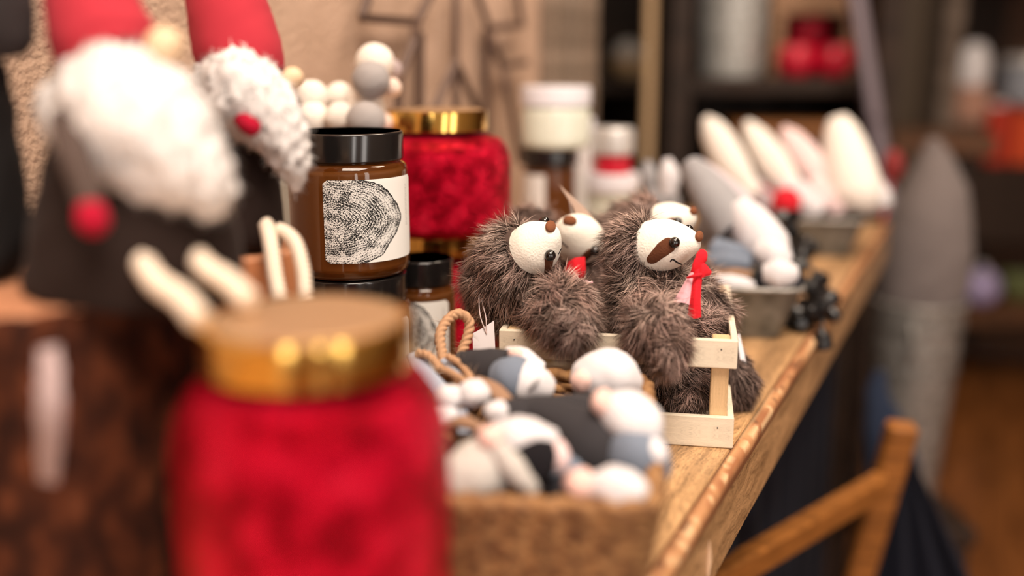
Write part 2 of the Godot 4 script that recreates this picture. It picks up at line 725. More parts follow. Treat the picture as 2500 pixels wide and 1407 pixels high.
	felt("ribbon_blue", lin(0.36, 0.42, 0.52), 500.0)
	felt("cloth_beige", lin(0.50, 0.48, 0.45), 500.0)
	felt("cloth_black", lin(0.010, 0.009, 0.011), 500.0)
	felt("cloth_lilac", lin(0.55, 0.50, 0.54), 500.0)
	felt("cloth_grey", lin(0.32, 0.32, 0.335), 500.0)
	felt("cloth_cream", lin(0.84, 0.80, 0.74), 500.0)
	felt("cloth_blush", lin(0.80, 0.62, 0.62), 500.0)
	felt("cloth_red", lin(0.62, 0.02, 0.035), 500.0)
	felt("cloth_navy", lin(0.008, 0.009, 0.016), 300.0)
	felt("cloth_denim", lin(0.020, 0.028, 0.052), 300.0)
	felt("suede", lin(0.30, 0.18, 0.115), 500.0)
	felt("burlap", lin(0.22, 0.20, 0.16), 300.0)
	felt("fleece", lin(0.88, 0.84, 0.75), 1400.0)
	felt("patch_brown", lin(0.115, 0.042, 0.020), 1400.0)
	felt("nose_brown", lin(0.20, 0.075, 0.035), 1400.0)
	felt("scarf_red", lin(0.72, 0.018, 0.03), 1200.0)
	felt("scarf_back", lin(0.74, 0.42, 0.48), 1200.0)
	mat("thread", lin(0.012, 0.010, 0.012), 0.7)
	mat("eye_gloss", lin(0.004, 0.003, 0.003), 0.04, 0.0, 0.7)
	mat("black_plastic", lin(0.008, 0.008, 0.009), 0.3)
	vmat("fur", 0.62)
	vmat("fibre", 0.8)
	vmat("rope", 0.85)
	mat("tag_white", lin(0.80, 0.76, 0.78), 0.6)
	mat("tag_kraft", lin(0.36, 0.25, 0.19), 0.7)
	mat("string", lin(0.62, 0.5, 0.48), 0.7)


# a straight piece in the room's axes: s along the table, n towards the wall
func slab(s0: float, s1: float, n0: float, n1: float, y0: float, y1: float, bevel := 0.002) -> Mb:
	var mb := Mb.new()
	mb.box(Vector3(s1 - s0, y1 - y0, n1 - n0), bevel)
	return mb


func set_slab(o: Node3D, s0: float, s1: float, n0: float, n1: float, y0: float, y1: float) -> void:
	o.transform = Transform3D(Basis(T, Vector3.UP, -N), room((s0 + s1) * 0.5, (n0 + n1) * 0.5, (y0 + y1) * 0.5))


func wall(called: String, m: String, s0: float, s1: float, n0: float, n1: float, y0 := 0.0, y1 := 2.7) -> MeshInstance3D:
	var o := struct(called, slab(s0, s1, n0, n1, y0, y1), mats[m])
	set_slab(o, s0, s1, n0, n1, y0, y1)
	return o


func shell() -> void:
	wall("ceiling", "ceiling_paint", -2.7, 3.9, -2.6, 1.3, 2.7, 2.8)
	wall("wall_left", "plaster", -2.7, 1.34, 0.52, 0.62)
	wall("wall_alcove", "room_paint", 1.26, 1.34, 0.62, 1.2)
	wall("wall_alcove_back", "room_paint", 1.34, 3.7, 1.12, 1.2)
	wall("wall_far", "brown_wood", 3.6, 3.7, -2.6, 1.12)
	wall("wall_right", "room_paint", -2.7, 3.7, -2.6, -2.5)
	wall("wall_back", "room_paint", -2.7, -2.6, -2.5, 0.52)
	# floor of narrow boards running along the room
	var sub := wall("floor", "floor_wood", -2.7, 3.9, -2.6, 1.3, -0.10, -0.012)
	var mb := slab(-2.65, 3.6, 0, 0.118, 0, 0.012, 0.0015)
	var mesh := mb.mesh()
	for k in 30:
		var o := obj("floor_board", mesh, mats.floor_wood, sub)
		o.transform = sub.transform.affine_inverse() * Transform3D(Basis(T, Vector3.UP, -N), room(0.475, -2.42 + k * 0.12, -0.006))
	# windows behind the camera: frame, bars and bright panes
	var spots := [[room(-2.58, -0.566, 1.22), 0], [room(-2.07, -2.48, 1.22), 1], [room(-0.60, -2.48, 1.22), 1]]
	var glow := mat("window_glow", lin(0.9, 0.9, 0.9), 0.2)
	glow.emission_enabled = true
	glow.emission = Color(1.0, 0.97, 0.94)
	glow.emission_energy_multiplier = 1.2
	for k in 3:
		var w := Node3D.new()
		w.name = "window_%d" % (k + 1)
		add_child(w)
		w.set_meta("kind", "structure")
		w.set_meta("label", "tall daylight window behind the photographer")
		var zx: Vector3 = T if spots[k][1] == 0 else -N
		w.transform = Transform3D(Basis(Vector3.UP.cross(zx), Vector3.UP, zx), spots[k][0])
		for q in 2:
			var p := Mb.new()
			p.box(Vector3(0.48, 0.98, 0.012), 0.002, Transform3D(Basis.IDENTITY, Vector3(0, (q - 0.5) * 1.02, 0)))
			obj("pane", p, glow, w)
		var f := Mb.new()
		for s in [-1, 0, 1]:
			if s:
				f.box(Vector3(0.04, 2.08, 0.05), 0.004, Transform3D(Basis.IDENTITY, Vector3(s * 0.26, 0, 0)))
			f.box(Vector3(0.5, 0.04, 0.05), 0.004, Transform3D(Basis.IDENTITY, Vector3(0, s * 1.02, 0)))
		obj("frame", f, mats.dark_wood, w)
	for k in 2:
		var c: Vector3 = [Vector3(0.3, 2.65, 0.30), Vector3(0.9, 2.65, -1.1)][k]
		var lamp := thing("ceiling_lamp", ["square ceiling lamp above the photographer", "added ceiling lamp out of view, brightens the shelves"][k], "ceiling lamp", c)
		var g2 := mat("lamp_glow", lin(0.9, 0.88, 0.85), 0.3)
		g2.emission_enabled = true
		g2.emission = Color(1.0, 0.93, 0.86)
		g2.emission_energy_multiplier = 1.5
		var b := Mb.new()
		b.box(Vector3(1.16, 0.03, 1.16) if k == 0 else Vector3(0.66, 0.03, 0.66), 0.004, Transform3D(Basis.IDENTITY, Vector3(0, 0.035, 0)))
		obj("housing", b, mats.white_lid, lamp)
		var d := Mb.new()
		d.box(Vector3(1.1, 0.02, 1.1) if k == 0 else Vector3(0.6, 0.02, 0.6), 0.003, Transform3D(Basis.IDENTITY, Vector3(0, 0.01, 0)))
		obj("diffuser", d, g2, lamp)


func table() -> void:
	var t := thing("display_table", "long worn oak table carrying all the goods", "table", room(0.6, 0.31, 0.0), acos(0.4274))
	var s0 := -0.45
	var s1 := 1.50
	var top := Mb.new()
	top.box(Vector3(s1 - s0, 0.030, 0.385), 0.0015)
	var o := obj("tabletop", top, mats.oak, t)
	o.position = Vector3((s0 + s1) * 0.5 - 0.6, TAB - 0.015, 0.31 - 0.3135)
	# the worn front arris: a splintered strip with bare, paler flecks
	var e := Mb.new()
	var rings := []
	var m := 420
	for i in m + 1:
		var s := s0 + (s1 - s0) * i / m
		var ring := PackedVector3Array()
		var prof := [Vector2(0, -0.009), Vector2(0, -0.003), Vector2(0.0022, -0.0005), Vector2(0.0055, 0.0), Vector2(0.0085, 0.0), Vector2(0.0085, -0.009)]
		for k in prof.size():
			var q: Vector2 = prof[k]
			var wob := nz.get_noise_3d(s * 14.0, k * 7.0, 0.0) * 0.0011 + nz.get_noise_3d(s * 110.0, k * 7.0, 4.0) * 0.00035
			if k == 0 or k >= 4:
				wob = 0.0
			ring.append(Vector3(s - 0.6, TAB + q.y - maxf(0.0, wob), 0.31 - (0.1125 + q.x + wob)))
		rings.append(ring)
	e.loft(rings, true, true)
	for k in e.v.size():
		var p := e.v[k]
		var a := nz.get_noise_3d(p.x * 1.4, p.z * 700.0, p.y * 500.0)
		var b := nz.get_noise_3d(p.x * 6.0, p.z * 1500.0, p.y * 1500.0)
		var col := Color(0.30, 0.115, 0.045).lerp(Color(0.52, 0.27, 0.12), clampf(a * 1.3 + 0.45, 0, 1))
		if b > 0.34:
			col = Color(0.66, 0.44, 0.24)
		elif b < -0.38:
			col = Color(0.16, 0.07, 0.03)
		e.c[k] = col
	obj("worn_edge", e, vmat("edge", 0.65), t)
	var ap := Mb.new()
	ap.box(Vector3(s1 - s0, 0.044, 0.020), 0.0015)
	o = obj("apron", ap, mats.oak, t)
	o.position = Vector3((s0 + s1) * 0.5 - 0.6, TAB - 0.010 - 0.022, 0.31 - 0.1235)
	var sc := Mb.new()
	soft(sc, [Vector3(-0.117, TAB - 0.020, 0.1975), Vector3(-0.116, TAB - 0.032, 0.1976), Vector3(-0.1165, TAB - 0.046, 0.1975)], [0.0002, 0.0014, 0.0002], 6, 10, 0.0, 1.0, 0.25)
	obj("scratch", sc, mat("bare_wood", lin(0.75, 0.52, 0.34), 0.8), t)
	for q in [[s0 + 0.1, 0.18], [s1 - 0.06, 0.18], [s0 + 0.1, 0.46], [s1 - 0.06, 0.46]]:
		var l := Mb.new()
		l.box(Vector3(0.06, 0.72, 0.06), 0.004)
		o = obj("leg", l, mats.dark_wood, t)
		o.position = Vector3(q[0] - 0.6, 0.36, 0.31 - q[1])
	# dark cloth hanging in folds beneath the table
	var cl := Mb.new()
	var rows := []
	for j in 15:
		var row := PackedVector3Array()
		for i in 90:
			var s := 0.42 + 0.98 * i / 89.0
			var n := 0.165 + 0.012 * sin(s * 62.0 + 0.4 * sin(j * 0.5)) * (0.3 + j / 16.0)
			row.append(room(s, n, 0.715 - j * 0.048))
		rows.append(row)
	for j in range(14, -1, -1):
		var row2 := PackedVector3Array()
		for p in rows[j]:
			row2.append(p + N * 0.002)
		rows.append(row2)
	cl.loft(rows, false, false)
	tag(obj("table_skirt", cl, mats.cloth_navy), "dark navy cloth hanging in folds under the oak table", "cloth")


func bx(called: String, size: Vector3, at: Vector3, m: Material, parent: Node, turn := 0.0, bevel := 0.003) -> MeshInstance3D:
	var b := Mb.new()
	b.box(size, bevel)
	var o := obj(called, b, m, parent)
	o.position = at
	o.rotation.y = turn
	return o


func bar(mb: Mb, a: Vector3, b: Vector3, w: float, d := -1.0) -> void:
	var y := (b - a).normalized()
	var x := y.cross(Vector3(0, 0, 1)).normalized()
	if absf(y.z) > 0.95:
		x = y.cross(Vector3.UP).normalized()
	mb.box(Vector3(w, a.distance_to(b), d if d > 0.0 else w), w * 0.12, Transform3D(Basis(x, y, x.cross(y)), (a + b) * 0.5))


func jar_red(called: String, label: String, at: Vector3, r: float, hb: float, rl: float, hl: float) -> Node3D:
	var t := thing(called, label, "candle jar", at)
	var g := Mb.new()
	g.lathe([[r * 0.3, 0.0], [r * 0.80, 0.0], [r * 0.92, hb * 0.03], [r * 0.985, hb * 0.09], [r, hb * 0.18], [r, hb * 0.70], [r * 0.985, hb * 0.80], [r * 0.94, hb * 0.88], [r * 0.86, hb * 0.95], [rl * 1.02, hb * 0.99], [rl * 0.9, hb]], 72)
	obj("glass_body", g, mats.red_mercury, t)
	var nk := Mb.new()
	nk.lathe([[rl * 0.90, hb - 0.002], [rl * 0.93, hb + 0.002], [rl * 0.93, hb + 0.004]], 48)
	obj("neck", nk, mats.red_neck, t)
	var l := Mb.new()
	var y := hb + 0.003
	l.lathe([[rl * 0.9, y], [rl * 0.99, y], [rl, y + 0.001], [rl, y + hl - 0.0022], [rl * 0.985, y + hl - 0.0006]], 72)
	l.lathe([[rl * 0.985, y + hl - 0.0006], [rl * 0.95, y + hl], [rl * 0.90, y + hl - 0.0004], [rl * 0.5, y + hl - 0.0005], [rl * 0.01, y + hl - 0.0005]], 72)
	var lid := obj("lid", l, mats.gold, t)
	var tp := Mb.new()
	tp.lathe([[rl * 0.88, y + hl - 0.0006], [rl * 0.88, y + hl - 0.0001], [0.001, y + hl - 0.0001]], 60)
	obj("lid_top", tp, mats.gold_top, lid)
	return t


func jar_amber(label: String, at: Vector3, turn: float, sc := Vector3.ONE, lab := true) -> Node3D:
	var t := thing("amber_candle_jar", label, "candle jar", at, turn)
	var g := Mb.new()
	var pr := [[0.001, 0.0008], [0.028, 0.0008], [0.0305, 0.0], [0.0345, 0.0012], [0.0365, 0.004], [0.037, 0.008], [0.037, 0.067], [0.0362, 0.0705], [0.034, 0.0725], [0.0325, 0.0735], [0.0325, 0.077]]
	for q in pr:
		q[0] *= sc.x
		q[1] *= sc.y
	g.lathe(pr, 72)
	obj("glass", g, mats.amber_glass, t)
	var w := Mb.new()
	w.lathe([[0.001, 0.005 * sc.y], [0.033 * sc.x, 0.005 * sc.y], [0.0355 * sc.x, 0.008 * sc.y], [0.0355 * sc.x, 0.066 * sc.y], [0.033 * sc.x, 0.069 * sc.y], [0.001, 0.069 * sc.y]], 60)
	obj("wax", w, mats.amber_wax, t)
	var l := Mb.new()
	var a := 0.0752 * sc.y
	var b := 0.092 * sc.y
	var r := 0.0347 * sc.x
	l.lathe([[r * 0.93, a - 0.001], [r * 0.985, a - 0.001], [r, a], [r, b - 0.0016], [r * 0.985, b - 0.0004], [r * 0.95, b]], 72)
	l.lathe([[r * 0.95, b], [r * 0.93, b], [r * 0.90, b - 0.0006], [0.001, b - 0.0006]], 72)
	obj("lid", l, mats.black_lid, t)
	if lab:
		ring_label(t, 0.0372 * sc.x, 0.0125 * sc.y, 0.0645 * sc.y, -0.50, 1.30)
	return t


# a printed paper label wrapped on a jar, its corners rounded
func ring_label(t: Node3D, r: float, y0: float, y1: float, a0: float, a1: float) -> void:
	var lb := Mb.new()
	var n := 60
	var rows := []
	var wd := (a1 - a0) * r
	for side in 2:
		for q in 25:
			var j := q if side == 0 else 24 - q
			var fy := j / 24.0
			var yy := lerpf(y0, y1, fy)
			var inset := 0.0
			var cr := 0.003
			var dy := minf(yy - y0, y1 - yy)
			if dy < cr:
				inset = cr - sqrt(maxf(0.0, cr * cr - (cr - dy) * (cr - dy)))
			var row := PackedVector3Array()
			for k in n + 1:
				var a := lerpf(a0 + inset / r, a1 - inset / r, float(k) / n)
				var rr := r + (0.00018 if side == 0 else 0.0)
				row.append(Vector3(sin(a) * rr, yy, cos(a) * rr))
			rows.append(row)
	lb.loft(rows, false, false)
	for k in lb.u.size():
		var p := lb.v[k]
		lb.u[k] = Vector2((atan2(p.x, p.z) - a0) * r / wd, 1.0 - (p.y - y0) / (y1 - y0))
	obj("label", lb, mats.ring_print, t)


func jars() -> void:
	jar_red("red_candle_jar", "lower of two stacked red mercury glass jars behind the amber jars, gold lid", Vector3(-0.0595, TAB, -0.80), 0.0586, 0.0735, 0.0403, 0.0165)
	jar_red("red_candle_jar", "upper of two stacked red mercury glass jars, gold lid in front of wire tree", Vector3(-0.0595, TAB + 0.0930, -0.80), 0.0586, 0.0775, 0.0403, 0.0165)
	jar_amber("lower amber jar whose black lid carries another amber jar", Vector3(-0.106, TAB, -0.645), 0.0, Vector3(1.04, 1.0, 1.04))
	jar_amber("upper amber candle jar with black lid and tree ring label", Vector3(-0.106, TAB + 0.0922, -0.645), 0.24, Vector3(1.04, 1.0, 1.04))
	jar_amber("slim amber jar with grey ring label between amber stack and fur toys", Vector3(-0.0635, TAB, -0.692), -0.35, Vector3(0.62, 1.0, 0.62))


# white wool heap: lumped body covered with curly fibres
func wool(called: String, p: Array, r: Array, parent: Node3D, amp: float, fuzz: int, flat := 1.0) -> void:
	var b := Mb.new()
	soft(b, p, r, 40, 44, amp, 130.0, flat)
	var o := obj(called, b, mats.wool_white, parent, true)
	var comb := func(q: Vector3, n: Vector3) -> Vector3:
		return (n * 0.7 + Vector3(nz.get_noise_3d(q.x * 160.0, q.y * 160.0, q.z * 160.0), nz.get_noise_3d(q.y * 160.0, q.z * 160.0, 5.0) - 0.3, nz.get_noise_3d(q.z * 160.0, q.x * 160.0, 9.0)) * 1.1).normalized()
	var color := func(_q: Vector3) -> Array:
		return [Color(0.76, 0.73, 0.72), Color(0.82, 0.80, 0.79)]
	var f := obj("wool_fibres", fibres(b, fuzz, 0.0050, 0.00026, comb, color, null, 0.3), mats.fibre, o, true)
	f.transform = Transform3D.IDENTITY
	f.set_meta("kind", "stuff")


func leg_rope(p: Array, r: float, parent: Node3D) -> void:
	var b := Mb.new()
	b.col = Color(0.78, 0.66, 0.54)
	rope(b, p, r, 60, 3, 0.009, 14)
	obj("leg", b, mats.rope, parent, true)


func gnomes() -> void:
	# two log stumps
	for k in 2:
		var c: Vector3 = [Vector3(-0.215, TAB, -0.425), Vector3(-0.153, TAB, -0.528)][k]
		var r: float = [0.081, 0.038][k]
		var h: float = [0.137, 0.128][k]
		var t := thing("log_stump", ["wide upright log with rough bark, nearest at the left", "small upright log slice behind the wide barky log"][k], "log", c)
		var bk := Mb.new()
		var rings := []
		for j in 22:
			var y := h * j / 21.0
			var ring := PackedVector3Array()
			for i in 90:
				var a := TAU * i / 90.0
				var q := Vector3(cos(a), y * 6.0, sin(a))
				var d := nz.get_noise_3d(q.x * 2.0, q.y, q.z * 2.0) * 0.035 + absf(nz.get_noise_3d(q.x * 9.0, q.y * 0.6, q.z * 9.0)) * 0.05
				if j == 21 or j == 0:
					d -= 0.02
				ring.append(Vector3(cos(a), 0, sin(a)) * r * (0.97 + d) + Vector3(0, y, 0))
			rings.append(ring)
		bk.loft(rings, true, true)
		obj("bark", bk, tri(mat("bark", lin(0.62, 0.5, 0.44), 0.9, 0.0, 0.3), tex_bark, Vector3(11, 5, 11)) if k == 0 else mat("pale_bark", lin(0.50, 0.19, 0.075), 0.7), t)
		var cut := Mb.new()
		cut.lathe([[0.001, h - 0.002], [r * 0.94, h - 0.002], [r * 0.965, h - 0.001], [r * 0.95, h + 0.0012], [0.001, h + 0.0012]], 64)
		obj("sawn_top", cut, mat("sawn", lin(0.46, 0.20, 0.10), 0.7), t)
		if k == 0:
			var st := Mb.new()
			soft(st, [Vector3(-0.1607, 0.8818, -0.3314), Vector3(-0.1569, 0.8634, -0.3199), Vector3(-0.164, 0.8339, -0.3275)], [0.0035, 0.0046, 0.0035], 14, 20, 0.001, 150.0, 0.35, Vector3.RIGHT)  # flat pale mauve strip laid on the bark
			tag(obj("pale_strip", st, mat("pale_strip", lin(0.36, 0.27, 0.27), 0.8), t, true), "pale strip on the front of the bark", "")

	# nearer gnome
	var g := thing("gnome", "larger gnome with red hat sitting on the wide barky log", "gnome", Vector3(-0.165, TAB + 0.138, -0.405), 0.0, "")
	var b := Mb.new()
	soft(b, [Vector3(-0.1563, 0.8793, -0.4027), Vector3(-0.1563, 0.8843, -0.4038), Vector3(-0.1551, 0.9007, -0.4045), Vector3(-0.1577, 0.9238, -0.4099), Vector3(-0.1628, 0.9486, -0.4157), Vector3(-0.167, 0.9651, -0.4195)], [0.030, 0.042, 0.0425, 0.037, 0.027, 0.016], 36, 30, 0.0015, 60.0)
	obj("body", b, mats.felt_brown, g, true)
	b = Mb.new()
	soft(b, [Vector3(-0.166, 0.9758, -0.425), Vector3(-0.17, 0.9825, -0.4297), Vector3(-0.1753, 0.9951, -0.4347), Vector3(-0.1828, 1.0157, -0.4446), Vector3(-0.1893, 1.0472, -0.457), Vector3(-0.1974, 1.0876, -0.4766)], [0.0185, 0.0215, 0.0205, 0.0165, 0.0105, 0.002], 36, 34, 0.001, 60.0)
	obj("hat", b, mats.felt_red, g, true)
	wool("beard", [Vector3(-0.1725, 0.9662, -0.4125), Vector3(-0.1593, 0.9649, -0.402), Vector3(-0.1437, 0.952, -0.3918), Vector3(-0.1299, 0.9398, -0.3859), Vector3(-0.1185, 0.9284, -0.3822), Vector3(-0.1169, 0.919, -0.3811)], [0.011, 0.0215, 0.0265, 0.0215, 0.0125, 0.004], g, 0.004, 2200)
	wool("whiskers", [Vector3(-0.175, 0.9694, -0.4133), Vector3(-0.1786, 0.9607, -0.4062), Vector3(-0.1584, 0.9506, -0.3884), Vector3(-0.1431, 0.9436, -0.3796)], [0.007, 0.0115, 0.0155, 0.012], g, 0.003, 1200)
	b = Mb.new()
	ball(b, Vector3(-0.1378, 0.9844, -0.4065), Vector3(0.0075, 0.0075, 0.0075))
	obj("nose", b, mats.nose_wood, g, true)
	b = Mb.new()
	soft(b, [Vector3(-0.1705, 0.9571, -0.3848), Vector3(-0.1607, 0.9463, -0.3669), Vector3(-0.1538, 0.9338, -0.3588), Vector3(-0.1519, 0.9282, -0.3565)], [0.0055, 0.006, 0.0055, 0.005], 16, 20, 0.0005, 90.0)
	obj("sleeve", b, mats.felt_sleeve, g, true)
	b = Mb.new()
	soft(b, [Vector3(-0.1535, 0.9292, -0.3578), Vector3(-0.1515, 0.9262, -0.355), Vector3(-0.1506, 0.9211, -0.3539), Vector3(-0.1503, 0.9175, -0.353)], [0.0035, 0.0052, 0.0056, 0.002], 16, 20)
	obj("mitten", b, mats.felt_mitten, g, true)
	leg_rope([Vector3(-0.1416, 0.9065, -0.371), Vector3(-0.1303, 0.8993, -0.357), Vector3(-0.1166, 0.8967, -0.342), Vector3(-0.1076, 0.891, -0.3325)], 0.0045, g)
	leg_rope([Vector3(-0.1278, 0.908, -0.3857), Vector3(-0.1171, 0.9011, -0.3738), Vector3(-0.1056, 0.898, -0.3628), Vector3(-0.0956, 0.8927, -0.3534)], 0.0044, g)

	# the gnome behind it
	g = thing("gnome", "smaller gnome with red hat behind the larger one, beside amber jar", "gnome", Vector3(-0.150, TAB + 0.1292, -0.535), 0.0, "")
	b = Mb.new()
	soft(b, [Vector3(-0.1453, 0.8777, -0.5255), Vector3(-0.1453, 0.8809, -0.5262), Vector3(-0.1449, 0.892, -0.5288), Vector3(-0.144, 0.9113, -0.5333), Vector3(-0.1453, 0.9371, -0.5392), Vector3(-0.1475, 0.9585, -0.5442)], [0.015, 0.0205, 0.0215, 0.0195, 0.016, 0.010], 32, 28, 0.001, 70.0)
	obj("body", b, mats.felt_brown, g, true)
	b = Mb.new()
	soft(b, [Vector3(-0.1435, 0.9692, -0.5467), Vector3(-0.1462, 0.98, -0.5492), Vector3(-0.1523, 0.9994, -0.5568), Vector3(-0.1578, 1.0233, -0.5644), Vector3(-0.1626, 1.0586, -0.5777), Vector3(-0.1675, 1.1034, -0.5932)], [0.021, 0.0235, 0.0225, 0.0185, 0.0115, 0.002], 36, 34, 0.001, 60.0)
	obj("hat", b, mats.felt_red, g, true)
	wool("beard", [Vector3(-0.1577, 0.9694, -0.5365), Vector3(-0.1431, 0.9676, -0.5258), Vector3(-0.1285, 0.9533, -0.5194), Vector3(-0.118, 0.9379, -0.5158), Vector3(-0.1134, 0.9242, -0.5157), Vector3(-0.113, 0.9122, -0.5181)], [0.009, 0.0175, 0.0195, 0.0135, 0.0085, 0.0025], g, 0.0035, 1800)
	wool("whiskers", [Vector3(-0.161, 0.9736, -0.5375), Vector3(-0.1515, 0.9624, -0.5246), Vector3(-0.1372, 0.9567, -0.513), Vector3(-0.1247, 0.9607, -0.5139)], [0.006, 0.010, 0.012, 0.009], g, 0.003, 1200)
	b = Mb.new()
	ball(b, Vector3(-0.1134, 0.9696, -0.5263), Vector3(0.0055, 0.0055, 0.0055))
	obj("nose", b, mats.nose_wood, g, true)
	b = Mb.new()
	soft(b, [Vector3(-0.1409, 0.9536, -0.5123), Vector3(-0.1334, 0.9489, -0.503), Vector3(-0.1279, 0.9452, -0.5001), Vector3(-0.1259, 0.9438, -0.4998)], [0.003, 0.0048, 0.0045, 0.0015], 14, 16)
	obj("mitten", b, mats.felt_mitten, g, true)
	leg_rope([Vector3(-0.1264, 0.8968, -0.5063), Vector3(-0.121, 0.8878, -0.4919), Vector3(-0.1166, 0.8759, -0.4789), Vector3(-0.1127, 0.8645, -0.4701)], 0.0040, g)
	leg_rope([Vector3(-0.1204, 0.8933, -0.5086), Vector3(-0.1091, 0.8898, -0.4923), Vector3(-0.1028, 0.8778, -0.4793), Vector3(-0.1004, 0.8645, -0.4701)], 0.0036, g)

	# tall charcoal felt figure cut off by the left edge
	g = thing("gnome", "tall charcoal felt gnome with grey hat at the far left edge", "gnome", Vector3(-0.240, TAB + 0.1395, -0.412), 0.0, "")
	b = Mb.new()
	var o := Vector3(-0.240, TAB + 0.1395, -0.412)
	soft(b, [o, o + Vector3(0, 0.012, 0), o + Vector3(0, 0.05, 0), o + Vector3(0, 0.085, 0), o + Vector3(0, 0.10, 0)], [0.028, 0.034, 0.034, 0.032, 0.02], 36, 30, 0.002, 60.0)
	obj("body", b, mats.felt_black, g, true)
	b = Mb.new()
	soft(b, [o + Vector3(0, 0.090, 0), o + Vector3(0, 0.10, 0), o + Vector3(0, 0.16, 0), o + Vector3(-0.01, 0.22, 0), o + Vector3(-0.02, 0.30, 0)], [0.034, 0.044, 0.042, 0.028, 0.002], 36, 30, 0.002, 60.0)
	obj("hat", b, mats.felt_charcoal, g, true)
	b = Mb.new()
	soft(b, [o + Vector3(0.0, 0.092, 0.036), o + Vector3(0.0, 0.065, 0.043), o + Vector3(0.0, 0.035, 0.038)], [0.014, 0.016, 0.004], 24, 24, 0.003, 120.0)
	obj("beard", b, mats.felt_charcoal, g, true)


